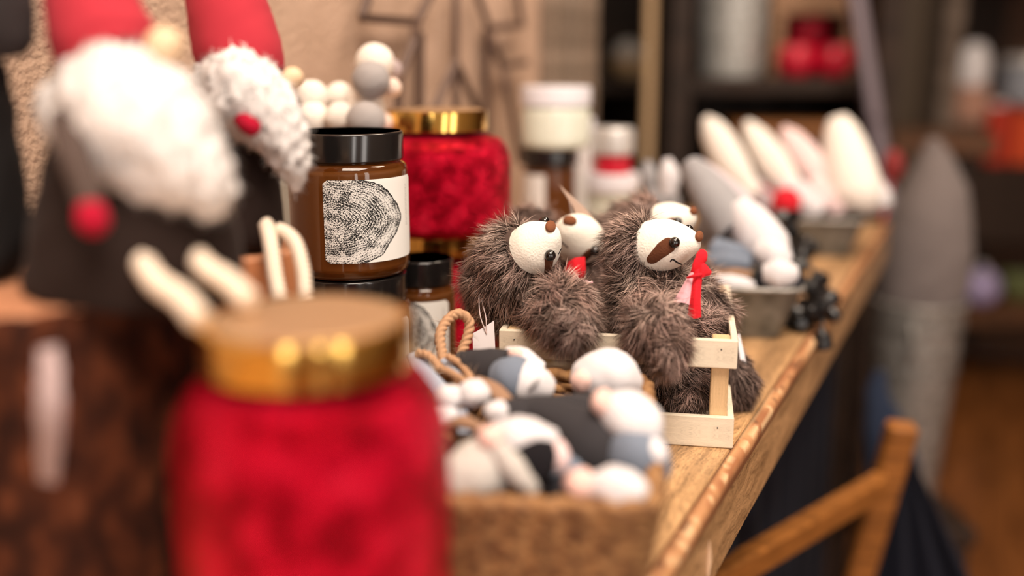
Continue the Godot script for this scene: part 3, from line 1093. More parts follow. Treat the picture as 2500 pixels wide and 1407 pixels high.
func far_table_goods() -> void:
	# felt ball garland hung from a nail behind the amber jars
	var g := thing("felt_ball_garland", "bundle of white and grey felt balls behind the black jar lid", "garland", Vector3(-0.11, TAB + 0.15, -0.775))
	var spec := [[Vector3(-0.1062, 0.9759, -0.7895), 0.0150, "ball_white"], [Vector3(-0.1059, 0.9632, -0.764), 0.0143, "ball_grey"], [Vector3(-0.1128, 0.9424, -0.7797), 0.0148, "ball_white"], [Vector3(-0.1299, 0.9351, -0.7646), 0.0122, "ball_white"], [Vector3(-0.1084, 0.9338, -0.7469), 0.0145, "ball_grey"],
		[Vector3(-0.1553, 0.9497, -0.7834), 0.0135, "ball_white"], [Vector3(-0.153, 0.9333, -0.7745), 0.0140, "ball_white"], [Vector3(-0.1372, 0.9489, -0.8038), 0.0120, "ball_white"], [Vector3(-0.0922, 0.9572, -0.78), 0.0075, "ball_pink"], [Vector3(-0.095, 0.9705, -0.8036), 0.0085, "ball_mauve"], [Vector3(-0.0989, 0.9306, -0.779), 0.0080, "ball_pink"],
		[Vector3(-0.1365, 0.9134, -0.7955), 0.0140, "ball_white"], [Vector3(-0.1161, 0.9146, -0.8009), 0.0140, "ball_grey"], [Vector3(-0.1567, 0.9139, -0.7905), 0.0140, "ball_white"]]
	var path := []
	for q in spec:
		var b := Mb.new()
		ball(b, q[0], Vector3.ONE * q[1], 0.0008, 160.0, 24)
		obj("felt_ball", b, mats[q[2]], g, true)
		path.append(q[0])
	var b := Mb.new()
	soft(b, [Vector3(-0.1277, 0.9726, -0.8195), Vector3(-0.1062, 0.9759, -0.7895), Vector3(-0.1059, 0.9632, -0.764), Vector3(-0.1128, 0.9424, -0.7797), Vector3(-0.1299, 0.9351, -0.7646), Vector3(-0.1553, 0.9497, -0.7834), Vector3(-0.153, 0.9333, -0.7745), Vector3(-0.1567, 0.9139, -0.7905), Vector3(-0.1365, 0.9134, -0.7955), Vector3(-0.1168, 0.9146, -0.8009)], [0.0008, 0.0008, 0.0008, 0.0008, 0.0008, 0.0008, 0.0008, 0.0008, 0.0008, 0.0008], 6, 80)
	obj("cord", b, mats.string, g, true)
	# pot holding the garland up
	var pot := thing("stoneware_pot", "pale stoneware pot under the felt balls, behind amber jars", "pot", Vector3(-0.160, TAB, -0.790))
	b = Mb.new()
	b.lathe([[0.03, 0.0], [0.034, 0.0], [0.036, 0.004], [0.040, 0.10], [0.041, 0.136], [0.040, 0.138], [0.038, 0.136], [0.036, 0.01], [0.001, 0.01]], 48)
	obj("body", b, mat("stoneware", lin(0.42, 0.40, 0.34), 0.6), pot)
	# burlap runner lying at the back of the table
	b = Mb.new()
	var rows := []
	for j in 16:
		var row := PackedVector3Array()
		for i in 70:
			var s := 0.35 + 0.75 * i / 69.0
			var up := 0.018 * absf(nz.get_noise_3d(s * 16.0, j * 0.35, 1.0)) * sin(PI * j / 15.0)
			row.append(room(s, 0.455 + 0.050 * j / 15.0, TAB + 0.001 + up))
		rows.append(row)
	for j in range(15, -1, -1):
		var row2 := PackedVector3Array()
		for p in rows[j]:
			row2.append(p - Vector3(0, 0.0009, 0))
		rows.append(row2)
	b.loft(rows, false, false)
	tag(obj("burlap_runner", b, mats.burlap), "crumpled olive grey burlap runner along the wall", "cloth")

	# wire tree leaning on the wall
	var w := thing("wire_tree", "brown wire Christmas tree frame with shadow bars against the plaster wall", "ornament", Vector3(-0.055, TAB, -1.0))
	var rods_and_shadows := [
		[Vector3(-0.1247, 1.0399, -0.9179), Vector3(-0.1314, 1.0139, -0.9036)], [Vector3(-0.1314, 1.0139, -0.9036), Vector3(-0.0919, 1.0132, -0.9873)], [Vector3(-0.0765, 1.0466, -1.0198), Vector3(-0.0912, 1.0136, -0.9887)], [Vector3(-0.0912, 1.0136, -0.9887), Vector3(-0.0898, 0.9954, -0.9449)], [Vector3(-0.0898, 0.9954, -0.9449), Vector3(-0.1018, 0.9619, -0.9195)], [Vector3(-0.1018, 0.9619, -0.9195), Vector3(-0.1063, 0.8778, -0.91)],
		[Vector3(-0.0895, 1.0034, -1.0064), Vector3(-0.094, 0.8267, -0.997)], [Vector3(-0.0574, 1.0492, -1.0603), Vector3(-0.0586, 0.9758, -1.0578)], [Vector3(-0.0563, 0.976, -1.0159), Vector3(-0.0752, 0.9298, -0.9758)], [Vector3(-0.0563, 0.976, -1.0159), Vector3(-0.0361, 0.9255, -1.0586)], [Vector3(-0.0563, 0.976, -1.0159), Vector3(-0.058, 0.8244, -1.0122)],  # first bar here is a rod's cast shadow, built as a solid
		[Vector3(-0.0391, 1.0518, -1.0991), Vector3(-0.0252, 1.0106, -1.1284)], [Vector3(-0.0252, 1.0106, -1.1284), Vector3(0.0115, 1.0173, -1.2061)], [Vector3(0.0115, 1.0173, -1.2061), Vector3(0.0038, 1.0577, -1.1896)], [Vector3(-0.0252, 1.0106, -1.1284), Vector3(-0.0193, 0.9906, -1.0941)], [Vector3(-0.02, 0.991, -1.1393), Vector3(-0.0103, 0.9686, -1.16)], [Vector3(-0.0112, 0.9699, -1.1581), Vector3(0.0166, 0.9742, -1.2168)], [Vector3(-0.0112, 0.9699, -1.1581), Vector3(-0.0054, 0.9468, -1.1234)], [Vector3(-0.0054, 0.9468, -1.1234), Vector3(0.0105, 0.8596, -1.157)],
		[Vector3(-0.0285, 1.0108, -1.1354), Vector3(-0.0283, 0.8053, -1.1359)]]  # upright bar near the wall, also a cast shadow built as a solid
	for k in rods_and_shadows.size():
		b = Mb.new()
		var q = rods_and_shadows[k]
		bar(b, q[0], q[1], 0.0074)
		obj("rod_or_shadow", b, mat("wire_brown", lin(0.10, 0.058, 0.042), 0.6, 0.2), w, true)

	# white jar on a tall amber bottle jar
	var t := thing("amber_bottle_jar", "tall amber jar with black lid under the white candle jar", "candle jar", Vector3(0.0395, TAB, -1.047))
	b = Mb.new()
	b.lathe([[0.02, 0.0], [0.026, 0.0], [0.0275, 0.003], [0.0275, 0.115], [0.025, 0.121], [0.023, 0.124]], 48)
	obj("glass", b, mats.amber_glass, t)
	b = Mb.new()
	b.lathe([[0.02, 0.004], [0.0255, 0.005], [0.0255, 0.114], [0.02, 0.118]], 40)
	obj("wax", b, mats.amber_wax, t)
	b = Mb.new()
	b.lathe([[0.027, 0.121], [0.0295, 0.121], [0.0298, 0.123], [0.0298, 0.1375], [0.029, 0.1385]], 48)
	obj("lid", b, mats.black_lid, t)
	b = Mb.new()
	var rr := []
	for j in 2:
		var row := PackedVector3Array()
		for k in 25:
			var a := -1.75 + 1.55 * k / 24.0
			row.append(Vector3(sin(a) * 0.0278, 0.058 + 0.054 * j, cos(a) * 0.0278))
		rr.append(row)
	b.loft(rr, false, false)
	obj("label", b, mats.label_paper, t)
	t = thing("white_candle_jar", "milky white glass jar with white lid atop the tall amber jar", "candle jar", Vector3(0.0455, TAB + 0.1388, -1.047))
	b = Mb.new()
	b.lathe([[0.025, 0.0], [0.033, 0.0], [0.0355, 0.003], [0.036, 0.008], [0.036, 0.036], [0.0345, 0.0405], [0.032, 0.042]], 48)
	obj("glass", b, mats.milk_glass, t)
	b = Mb.new()
	b.lathe([[0.034, 0.0425], [0.036, 0.0425], [0.0365, 0.044], [0.0365, 0.0605], [0.035, 0.062]], 48)
	obj("lid", b, mats.white_lid, t)
	t = thing("white_candle_jar", "tall white jar half hidden behind the amber bottle jar", "candle jar", Vector3(0.072, TAB, -1.13))
	b = Mb.new()
	b.lathe([[0.015, 0.0], [0.019, 0.0], [0.020, 0.003], [0.020, 0.145], [0.018, 0.15]], 40)
	obj("glass", b, mat("white_glaze", lin(0.84, 0.82, 0.80), 0.3), t)
	b = Mb.new()
	b.lathe([[0.019, 0.1505], [0.0205, 0.1505], [0.0205, 0.163], [0.0195, 0.164]], 40)
	obj("lid", b, mats.white_lid, t)
	# red tin on a low milky jar
	t = thing("white_candle_jar", "low milky jar with flat white lid under the red tin", "candle jar", Vector3(0.1135, TAB, -1.12))
	b = Mb.new()
	b.lathe([[0.02, 0.0], [0.024, 0.0], [0.026, 0.003], [0.0265, 0.07], [0.025, 0.083]], 48)
	obj("glass", b, mats.milk_glass, t)
	b = Mb.new()
	b.lathe([[0.028, 0.0835], [0.0300, 0.0835], [0.0304, 0.085], [0.0304, 0.1015], [0.029, 0.103]], 48)
	obj("lid", b, mats.white_lid, t)
	t = thing("ribbon_tin", "small red tin with silver lid on the low milky jar", "tin", Vector3(0.1135, TAB + 0.1032, -1.12))
	b = Mb.new()
	b.lathe([[0.015, 0.0], [0.0195, 0.0], [0.0198, 0.001], [0.0198, 0.021], [0.019, 0.0215]], 40)
	obj("body", b, mats.red_paint, t)
	b = Mb.new()
	b.lathe([[0.020, 0.022], [0.0225, 0.022], [0.0232, 0.024], [0.0232, 0.046], [0.0215, 0.0505], [0.019, 0.0505]], 40)
	obj("lid", b, mats.silver, t)


func stuffed(label: String, cat_at: Vector3, pieces: Array, group := "", called := "cloth_gnome") -> Node3D:
	# pieces: [part name, material, spine, radii, flat]
	var t := thing(called, label, "plush toy", cat_at, 0.0, group)
	for q in pieces:
		var b := Mb.new()
		soft(b, q[2], q[3], 26, 24, 0.0009, 90.0, q[4] if q.size() > 4 else 1.0)
		obj(q[0], b, mats[q[1]], t, true)
	return t


func loaf_pan(label: String, at: Vector3, turn: float) -> void:
	var t := thing("loaf_pan", label, "loaf pan", at, turn, "")
	var b := Mb.new()
	b.loft([rrect(0.110, 0.050, 0.008, 0.0), rrect(0.113, 0.053, 0.009, 0.001), rrect(0.142, 0.078, 0.012, 0.0445), rrect(0.142, 0.078, 0.012, 0.0448), rrect(0.1395, 0.0755, 0.011, 0.0448), rrect(0.111, 0.051, 0.008, 0.002)], true, true)
	obj("pan", b, mats.old_zinc, t)
	b = Mb.new()
	var p := rrect(0.145, 0.081, 0.0135, 0.0450, 8)
	var path := PackedVector3Array(p)
	path.append(p[0])
	path.append(p[1])
	var r := PackedFloat32Array()
	r.resize(path.size())
	r.fill(0.0021)
	b.tube(path, r, 10)
	obj("rolled_rim", b, mats.zinc, t)


func pans() -> void:
	loaf_pan("galvanised loaf pan with stuffed gnomes just behind the pine crate", Vector3(0.172, TAB, -0.835), deg_to_rad(-8))
	loaf_pan("galvanised loaf pan with tall cream hats at the table's far end", Vector3(0.345, TAB, -1.185), deg_to_rad(-8))
	var k := "stuffed gnomes in the nearer loaf pan"
	stuffed("leaning stuffed gnome with tall grey hat and big white beard", Vector3(0.1947, 0.8076, -0.8428), [
		["hat", "cloth_grey", [Vector3(0.16, 0.8879, -0.9025), Vector3(0.1676, 0.8759, -0.8946), Vector3(0.1803, 0.8558, -0.8797), Vector3(0.1962, 0.8326, -0.864)], [0.008, 0.0135, 0.019, 0.021]],
		["beard", "cloth_white", [Vector3(0.1969, 0.8544, -0.864), Vector3(0.2075, 0.8383, -0.852), Vector3(0.2207, 0.8183, -0.8433), Vector3(0.2313, 0.8028, -0.8397)], [0.010, 0.0185, 0.020, 0.010]],
		["body", "cloth_slate", [Vector3(0.1716, 0.8179, -0.8452), Vector3(0.1865, 0.812, -0.8387), Vector3(0.2041, 0.8086, -0.8379)], [0.012, 0.0145, 0.012]]], k)
	stuffed("white stuffed gnome tucked lowest in the nearer loaf pan", Vector3(0.1889, 0.7925, -0.8291), [
		["band", "cloth_slate", [Vector3(0.1604, 0.812, -0.8213), Vector3(0.1776, 0.8136, -0.8134), Vector3(0.1969, 0.8115, -0.815)], [0.006, 0.0085, 0.006]],
		["belt", "suede", [Vector3(0.1643, 0.8038, -0.8132), Vector3(0.1819, 0.8051, -0.8074), Vector3(0.1981, 0.8029, -0.811)], [0.004, 0.0055, 0.004]],
		["base", "cloth_white", [Vector3(0.1615, 0.7958, -0.8145), Vector3(0.1802, 0.7972, -0.8055), Vector3(0.1998, 0.7929, -0.8086)], [0.006, 0.009, 0.006]]], k)
	stuffed("fluffy white beard over navy cloth at the pan's right corner", Vector3(0.222, 0.8003, -0.8103), [
		["body", "cloth_navy", [Vector3(0.2054, 0.7965, -0.8115), Vector3(0.2198, 0.7957, -0.8072), Vector3(0.238, 0.7965, -0.8115)], [0.010, 0.0145, 0.010]],
		["beard", "cloth_white", [Vector3(0.206, 0.8068, -0.7995), Vector3(0.218, 0.8074, -0.7966), Vector3(0.2316, 0.8055, -0.7992)], [0.007, 0.0125, 0.008]],
		["cap", "cloth_white", [Vector3(0.2074, 0.8217, -0.8256), Vector3(0.2191, 0.8192, -0.8168), Vector3(0.2301, 0.8132, -0.8154)], [0.008, 0.0125, 0.008]]], k)
	stuffed("small grey and white rabbit with upright ears beside red tin", Vector3(0.1523, 0.8236, -0.9903), [
		["body", "cloth_grey", [Vector3(0.1514, 0.7875, -0.9819), Vector3(0.1506, 0.8116, -0.9875), Vector3(0.1498, 0.8436, -0.9949), Vector3(0.149, 0.8557, -0.9977)], [0.016, 0.020, 0.018, 0.008]],
		["ear", "cloth_grey", [Vector3(0.1407, 0.8476, -0.9958), Vector3(0.1379, 0.8637, -0.9996), Vector3(0.1358, 0.8789, -1.0031)], [0.006, 0.009, 0.003]],
		["ear", "cloth_white", [Vector3(0.1548, 0.8457, -0.98), Vector3(0.1557, 0.8654, -0.9846), Vector3(0.1532, 0.882, -0.9884)], [0.007, 0.0105, 0.004]]], "", "cloth_rabbit")
	stuffed("dark grey stuffed gnome leaning behind the white bearded one", Vector3(0.1952, 0.8233, -0.9184), [
		["hat", "cloth_lilac", [Vector3(0.1738, 0.8799, -0.9623), Vector3(0.1926, 0.8651, -0.9537), Vector3(0.2189, 0.839, -0.9425)], [0.008, 0.012, 0.016]],
		["body", "cloth_grey", [Vector3(0.1722, 0.8233, -0.9184), Vector3(0.1884, 0.8186, -0.9121), Vector3(0.2056, 0.8131, -0.9108)], [0.012, 0.017, 0.012]],
		["beard", "cloth_white", [Vector3(0.1796, 0.814, -0.8854), Vector3(0.1897, 0.8127, -0.88), Vector3(0.2026, 0.8127, -0.88)], [0.006, 0.010, 0.006]]], k)
	# far pan: four leaning figures with long pale hats
	k = "stuffed gnomes in the far loaf pan"
	var heads := [
		["leftmost long cream hat leaning out of the far loaf pan", [Vector3(0.2331, 0.9087, -1.2153), Vector3(0.2434, 0.8913, -1.2062), Vector3(0.2609, 0.8564, -1.1878), Vector3(0.2843, 0.8207, -1.1692)], [0.005, 0.0165, 0.020, 0.012], "cloth_cream", [Vector3(0.2716, 0.8404, -1.1995), Vector3(0.2938, 0.8177, -1.184), Vector3(0.3121, 0.7994, -1.1746)], "cloth_lilac"],
		["second long cream hat from the left in the far pan", [Vector3(0.2848, 0.9033, -1.2243), Vector3(0.2951, 0.8857, -1.2151), Vector3(0.3147, 0.8554, -1.1978), Vector3(0.3375, 0.8191, -1.174)], [0.005, 0.015, 0.0185, 0.012], "cloth_cream", [Vector3(0.3159, 0.8463, -1.1906), Vector3(0.3399, 0.8191, -1.174), Vector3(0.3627, 0.8009, -1.1647)], "cloth_white"],
		["blush cream hat third from the left in the far pan", [Vector3(0.3324, 0.8958, -1.2329), Vector3(0.3425, 0.8801, -1.2241), Vector3(0.3645, 0.8495, -1.2067), Vector3(0.382, 0.8225, -1.1851)], [0.005, 0.015, 0.0185, 0.012], "cloth_blush", [Vector3(0.3615, 0.8362, -1.1934), Vector3(0.3804, 0.8136, -1.1779), Vector3(0.3909, 0.8002, -1.1696)], "cloth_blush"],
		["largest cream hat standing at the right of the far pan", [Vector3(0.3926, 0.9078, -1.2151), Vector3(0.3959, 0.8889, -1.2056), Vector3(0.4023, 0.8516, -1.1867), Vector3(0.4079, 0.8191, -1.174), Vector3(0.4055, 0.8025, -1.1702)], [0.012, 0.022, 0.029, 0.030, 0.018], "cloth_cream", [Vector3(0.4212, 0.8416, -1.1895), Vector3(0.434, 0.8184, -1.179), Vector3(0.437, 0.8049, -1.1707)], "cloth_white"]]
	for q in heads:
		stuffed(q[0], q[4][1], [["hat", q[3], q[1], q[2]], ["body", q[5], q[4], [0.011, 0.0165, 0.012]]], k)
	var t := thing("red_pompom", "bright red pompom among the cream hats in far pan", "pompom", Vector3(0.3171, 0.8176, -1.1429))
	var b := Mb.new()
	ball(b, Vector3(0.3171, 0.8167, -1.1427), Vector3.ONE * 0.0165, 0.003, 200.0, 28)
	obj("ball", b, mats.cloth_red, t, true)
	b = Mb.new()
	rope(b, [Vector3(0.3171, 0.8167, -1.1427), Vector3(0.3042, 0.8271, -1.1502), Vector3(0.2924, 0.8328, -1.1618)], 0.002, 20, 2, 0.006, 8)
	obj("tie", b, mat("red_cord", lin(0.5, 0.02, 0.03), 0.8), t, true)
	t = thing("red_pompom", "dull red pompom behind the largest cream hat", "pompom", Vector3(0.5194, 0.8381, -1.3632))
	b = Mb.new()
	ball(b, Vector3(0.5205, 0.8354, -1.3626), Vector3(0.014, 0.022, 0.014), 0.003, 200.0, 28)
	obj("ball", b, mat("dull_red", lin(0.22, 0.02, 0.02), 0.8), t, true)
	b = Mb.new()
	rope(b, [Vector3(0.5205, 0.8354, -1.3626), Vector3(0.5149, 0.8, -1.3544), Vector3(0.5065, 0.7618, -1.3455)], 0.002, 20, 2, 0.006, 8)
	obj("tie", b, mats.red_cord, t, true)
	# black light string heaped beside the nearer pan, its plug over the edge
	t = thing("light_string", "black string of lights heaped beside loaf pan, plug hanging off the edge", "string lights", Vector3(0.2745, 0.7771, -0.8974))
	var pts := [Vector3(0.2669, 0.8212, -0.9794), Vector3(0.2694, 0.8108, -0.9565), Vector3(0.2743, 0.8038, -0.9395), Vector3(0.2669, 0.7915, -0.9212), Vector3(0.2763, 0.7925, -0.9163), Vector3(0.2798, 0.7834, -0.904), Vector3(0.2678, 0.7756, -0.8868), Vector3(0.2786, 0.7731, -0.881), Vector3(0.2777, 0.7629, -0.8684), Vector3(0.2611, 0.7589, -0.847), Vector3(0.251, 0.7545, -0.8357), Vector3(0.2608, 0.7625, -0.8406), Vector3(0.2651, 0.7662, -0.8332), Vector3(0.2636, 0.7614, -0.8167), Vector3(0.2607, 0.7542, -0.8079)]
	b = Mb.new()
	soft(b, pts, [0.0016, 0.0016, 0.0016, 0.0016, 0.0016, 0.0016, 0.0016, 0.0016, 0.0016, 0.0016, 0.0016, 0.0016, 0.0016, 0.0016, 0.0016], 8, 120)
	obj("cord", b, mats.black_plastic, t, true)
	var sp := smooth_path(pts, 34)
	for i in 30:
		var d := Vector3(rng.randf_range(-1, 1), rng.randf_range(-0.5, 0.8), rng.randf_range(-1, 1)).normalized()
		b = Mb.new()
		b.tube(PackedVector3Array([sp[i], sp[i] + d * 0.005, sp[i] + d * 0.0055, sp[i] + d * 0.018, sp[i] + d * 0.022]), PackedFloat32Array([0.002, 0.0036, 0.0066, 0.0072, 0.004]), 12)
		obj("bulb_socket", b, mats.black_plastic, t, true)
	b = Mb.new()
	b.tube(PackedVector3Array([Vector3(0.26, 0.7582, -0.8088), Vector3(0.2604, 0.7542, -0.8079), Vector3(0.2607, 0.7528, -0.8076), Vector3(0.2621, 0.7414, -0.8049), Vector3(0.2624, 0.7394, -0.8044)]), PackedFloat32Array([0.003, 0.004, 0.0076, 0.0080, 0.005]), 14)
	obj("plug", b, mats.black_plastic, t, true)


func face_pt(hd: Array, t: float, phi: float, lift := 0.0) -> Array:
	# point and normal on the snout: t 0 at its base .. 1 at the nose, phi round the axis from "up" towards "right"
	var c: Vector3 = hd[0]
	var f: Vector3 = hd[1]
	var u: Vector3 = hd[2]
	var r: Vector3 = hd[3]
	var w: float = hd[4]
	var l: float = hd[5]
	var rad := w * face_r(t)
	var d := u * cos(phi) * 0.93 + r * sin(phi)
	var p := c + f * (l * t) + d * rad
	var slope := (face_r(t + 0.01) - face_r(t - 0.01)) / 0.02 * w
	var n := (d * l - f * slope).normalized()
	return [p + n * lift, n]


func face_r(t: float) -> float:
	t = clampf(t, 0.0, 1.0)
	# round cheeks, then a blunt muzzle
	return sqrt(maxf(0.0, 1.0 - pow(t, 2.3))) * lerpf(1.0, 0.80, smoothstep(0.35, 0.95, t)) if t < 1.0 else 0.0


# a felt patch or stitch lying on the snout: centre line in (t, phi), half widths
func on_face(hd: Array, line: Array, half: Array, thick: float, m := 24) -> Mb:
	var mb := Mb.new()
	var n := line.size()
	var cl := PackedVector3Array()
	var nr := PackedVector3Array()
	var rad := PackedFloat32Array()
	for i in m + 1:
		var t := float(i) / m * (n - 1)
		var k := mini(int(t), n - 2)
		var q: Vector2 = line[k]
		q = q.cubic_interpolate(line[k + 1], line[maxi(k - 1, 0)], line[mini(k + 2, n - 1)], t - k)
		var fp := face_pt(hd, q.x, q.y)
		cl.append(fp[0])
		nr.append(fp[1])
		var a: float = half[k]
		var hw := lerpf(a, half[k + 1], t - k)
		var e := minf(i, m - i) / float(m) * cl.size()
		rad.append(hw)
	# rounded ends
	var total := 0.0
	var run := PackedFloat32Array([0.0])
	for i in range(1, cl.size()):
		total += cl[i].distance_to(cl[i - 1])
		run.append(total)
	var rings := []
	for i in cl.size():
		var r0: float = rad[i]
		var e := minf(run[i], total - run[i])
		if e < r0:
			r0 = sqrt(maxf(1e-9, r0 * r0 - (r0 - e) * (r0 - e)))
		var d: Vector3 = (cl[mini(i + 1, cl.size() - 1)] - cl[maxi(i - 1, 0)]).normalized()
		var sd := d.cross(nr[i]).normalized()
		var ring := PackedVector3Array()
		for k in 12:
			var a := TAU * k / 12.0
			# follow the snout's curvature across the width
			var x := cos(a) * r0
			var sag = x * x / (2.0 * hd[4] * 0.9)
			ring.append(cl[i] + sd * x + nr[i] * (sin(a) * thick - sag))
		rings.append(ring)
	mb.loft(rings, true, true)
	return mb


func sloth(label: String, base: Vector3, head: Vector3, hr: float, f: Vector3, up: Vector3, fw: float, fl: float, bones: Array, strands: int, eyes: Array, mouth: Array, tone := 0.0) -> Node3D:
	f = f.normalized()
	var r := f.cross(up).normalized()
	var u := r.cross(f).normalized()
	var t := thing("plush_sloth", label, "plush toy", base, 0.0, "")
	var all := bones.duplicate()
	all.append([head - f * hr * 0.25, head - f * hr * 0.25, hr, hr])
	var body := nets(all, 0.010, 0.0032)
	var bm := felt("plush_skin", lin(0.075, 0.050, 0.042), 700.0)
	var bo := obj("body", body, bm, t, true)
	var fc := head + f * hr * 0.30          # base of the pale face
	var hd := [fc, f, u, r, fw, fl]
	# fur
	var skip := func(p: Vector3) -> bool:
		var q := p - fc
		var along := q.dot(f)
		return along > -fw * 0.10 and (q - f * along).length() < fw * 0.93 and along < fl
	var comb := func(p: Vector3, n: Vector3) -> Vector3:
		var q := p * 68.0
		var sw := Vector3(nz.get_noise_3d(q.x, q.y, q.z), nz.get_noise_3d(q.y + 31.0, q.z, q.x), nz.get_noise_3d(q.z, q.x + 57.0, q.y))
		var d := n * 0.42 + Vector3(0, -0.50, 0) + sw * 1.35
		if (p - head).length() < hr * 1.5:
			d += -f * 0.55
			var q2 := p - fc
			var al := q2.dot(f)
			var side := (q2 - f * al)
			if side.length() < fw * 1.5 and al > -fw * 0.6:
				d += side.normalized() * (0.9 if hash(int(p.x * 900.0) + int(p.y * 900.0) * 31) % 4 else -0.5)
		return d.normalized()
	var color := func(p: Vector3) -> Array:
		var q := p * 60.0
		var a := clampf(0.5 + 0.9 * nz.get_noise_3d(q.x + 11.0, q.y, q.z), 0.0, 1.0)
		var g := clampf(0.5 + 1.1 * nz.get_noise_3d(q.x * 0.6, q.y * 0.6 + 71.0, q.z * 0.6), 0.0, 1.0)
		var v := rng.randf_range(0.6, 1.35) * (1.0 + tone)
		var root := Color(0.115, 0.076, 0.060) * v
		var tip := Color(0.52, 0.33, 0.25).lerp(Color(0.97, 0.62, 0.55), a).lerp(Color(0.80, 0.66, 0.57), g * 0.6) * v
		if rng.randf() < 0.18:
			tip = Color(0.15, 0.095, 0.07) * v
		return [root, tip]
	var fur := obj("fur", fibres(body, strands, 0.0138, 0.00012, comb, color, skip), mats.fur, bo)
	fur.set_meta("kind", "stuff")
	# pale fleece face
	var fm := Mb.new()
	var rings := []
	for i in 31:
		var tt := -0.35 + 1.35 * i / 30.0
		var ring := PackedVector3Array()
		for k in 48:
			var a := TAU * k / 48.0
			var wv := 1.0 if tt >= 0.0 else 1.0 + tt * 0.25
			var rad := fw * (face_r(tt) if tt > 0.0 else 1.0) * wv
			ring.append(fc + f * fl * tt + (u * cos(a) * 0.93 + r * sin(a)) * maxf(rad, 0.00002))
		rings.append(ring)
	fm.loft(rings, true, true)
	var face := obj("face", fm, mats.fleece, t, true)
	# nose: an oval of brown felt on the tip
	var nb := Mb.new()
	var np: Vector3 = fc + f * fl * 0.985 + u * fw * 0.20
	ball(nb, np, Vector3(fw * 0.27, fw * 0.19, fw * 0.13), 0.0, 1.0, 20, Basis(r, u, -f))
	obj("nose", nb, mats.nose_brown, face, true).transform = Transform3D.IDENTITY
	for e in eyes:
		var pt := on_face(hd, e[1], e[2], 0.0007)
		var po := obj("eye_patch", pt, mats.patch_brown, face, true)
		po.transform = Transform3D.IDENTITY
		var ep := face_pt(hd, e[0].x, e[0].y, 0.0012)
		var eb := Mb.new()
		ball(eb, ep[0], Vector3.ONE * fw * 0.195, 0.0, 1.0, 24)
		obj("eye", eb, mats.eye_gloss, face, true).transform = Transform3D.IDENTITY
	var th := []
	for q in mouth:
		th.append(0.00055)
	var mo := on_face(hd, mouth, th, 0.0003, 40)
	obj("mouth", mo, mats.thread, face, true).transform = Transform3D.IDENTITY
	return t


func cloth(p: Array, m := 10, th := 0.0008) -> Mb:
	# a small felt sheet from rows of points, with thickness
	var mb := Mb.new()
	var rows := []
	for r in p:
		rows.append(smooth_path(r, m))
	var n: Vector3 = (rows[0][m] - rows[0][0]).cross(rows[-1][0] - rows[0][0]).normalized() * th
	var back := []
	for r in rows:
		var row := PackedVector3Array()
		for q in r:
			row.append(q + n)
		back.push_front(row)
	rows.append_array(back)
	rows.append(rows[0])
	mb.loft(rows, false, false)
	return mb


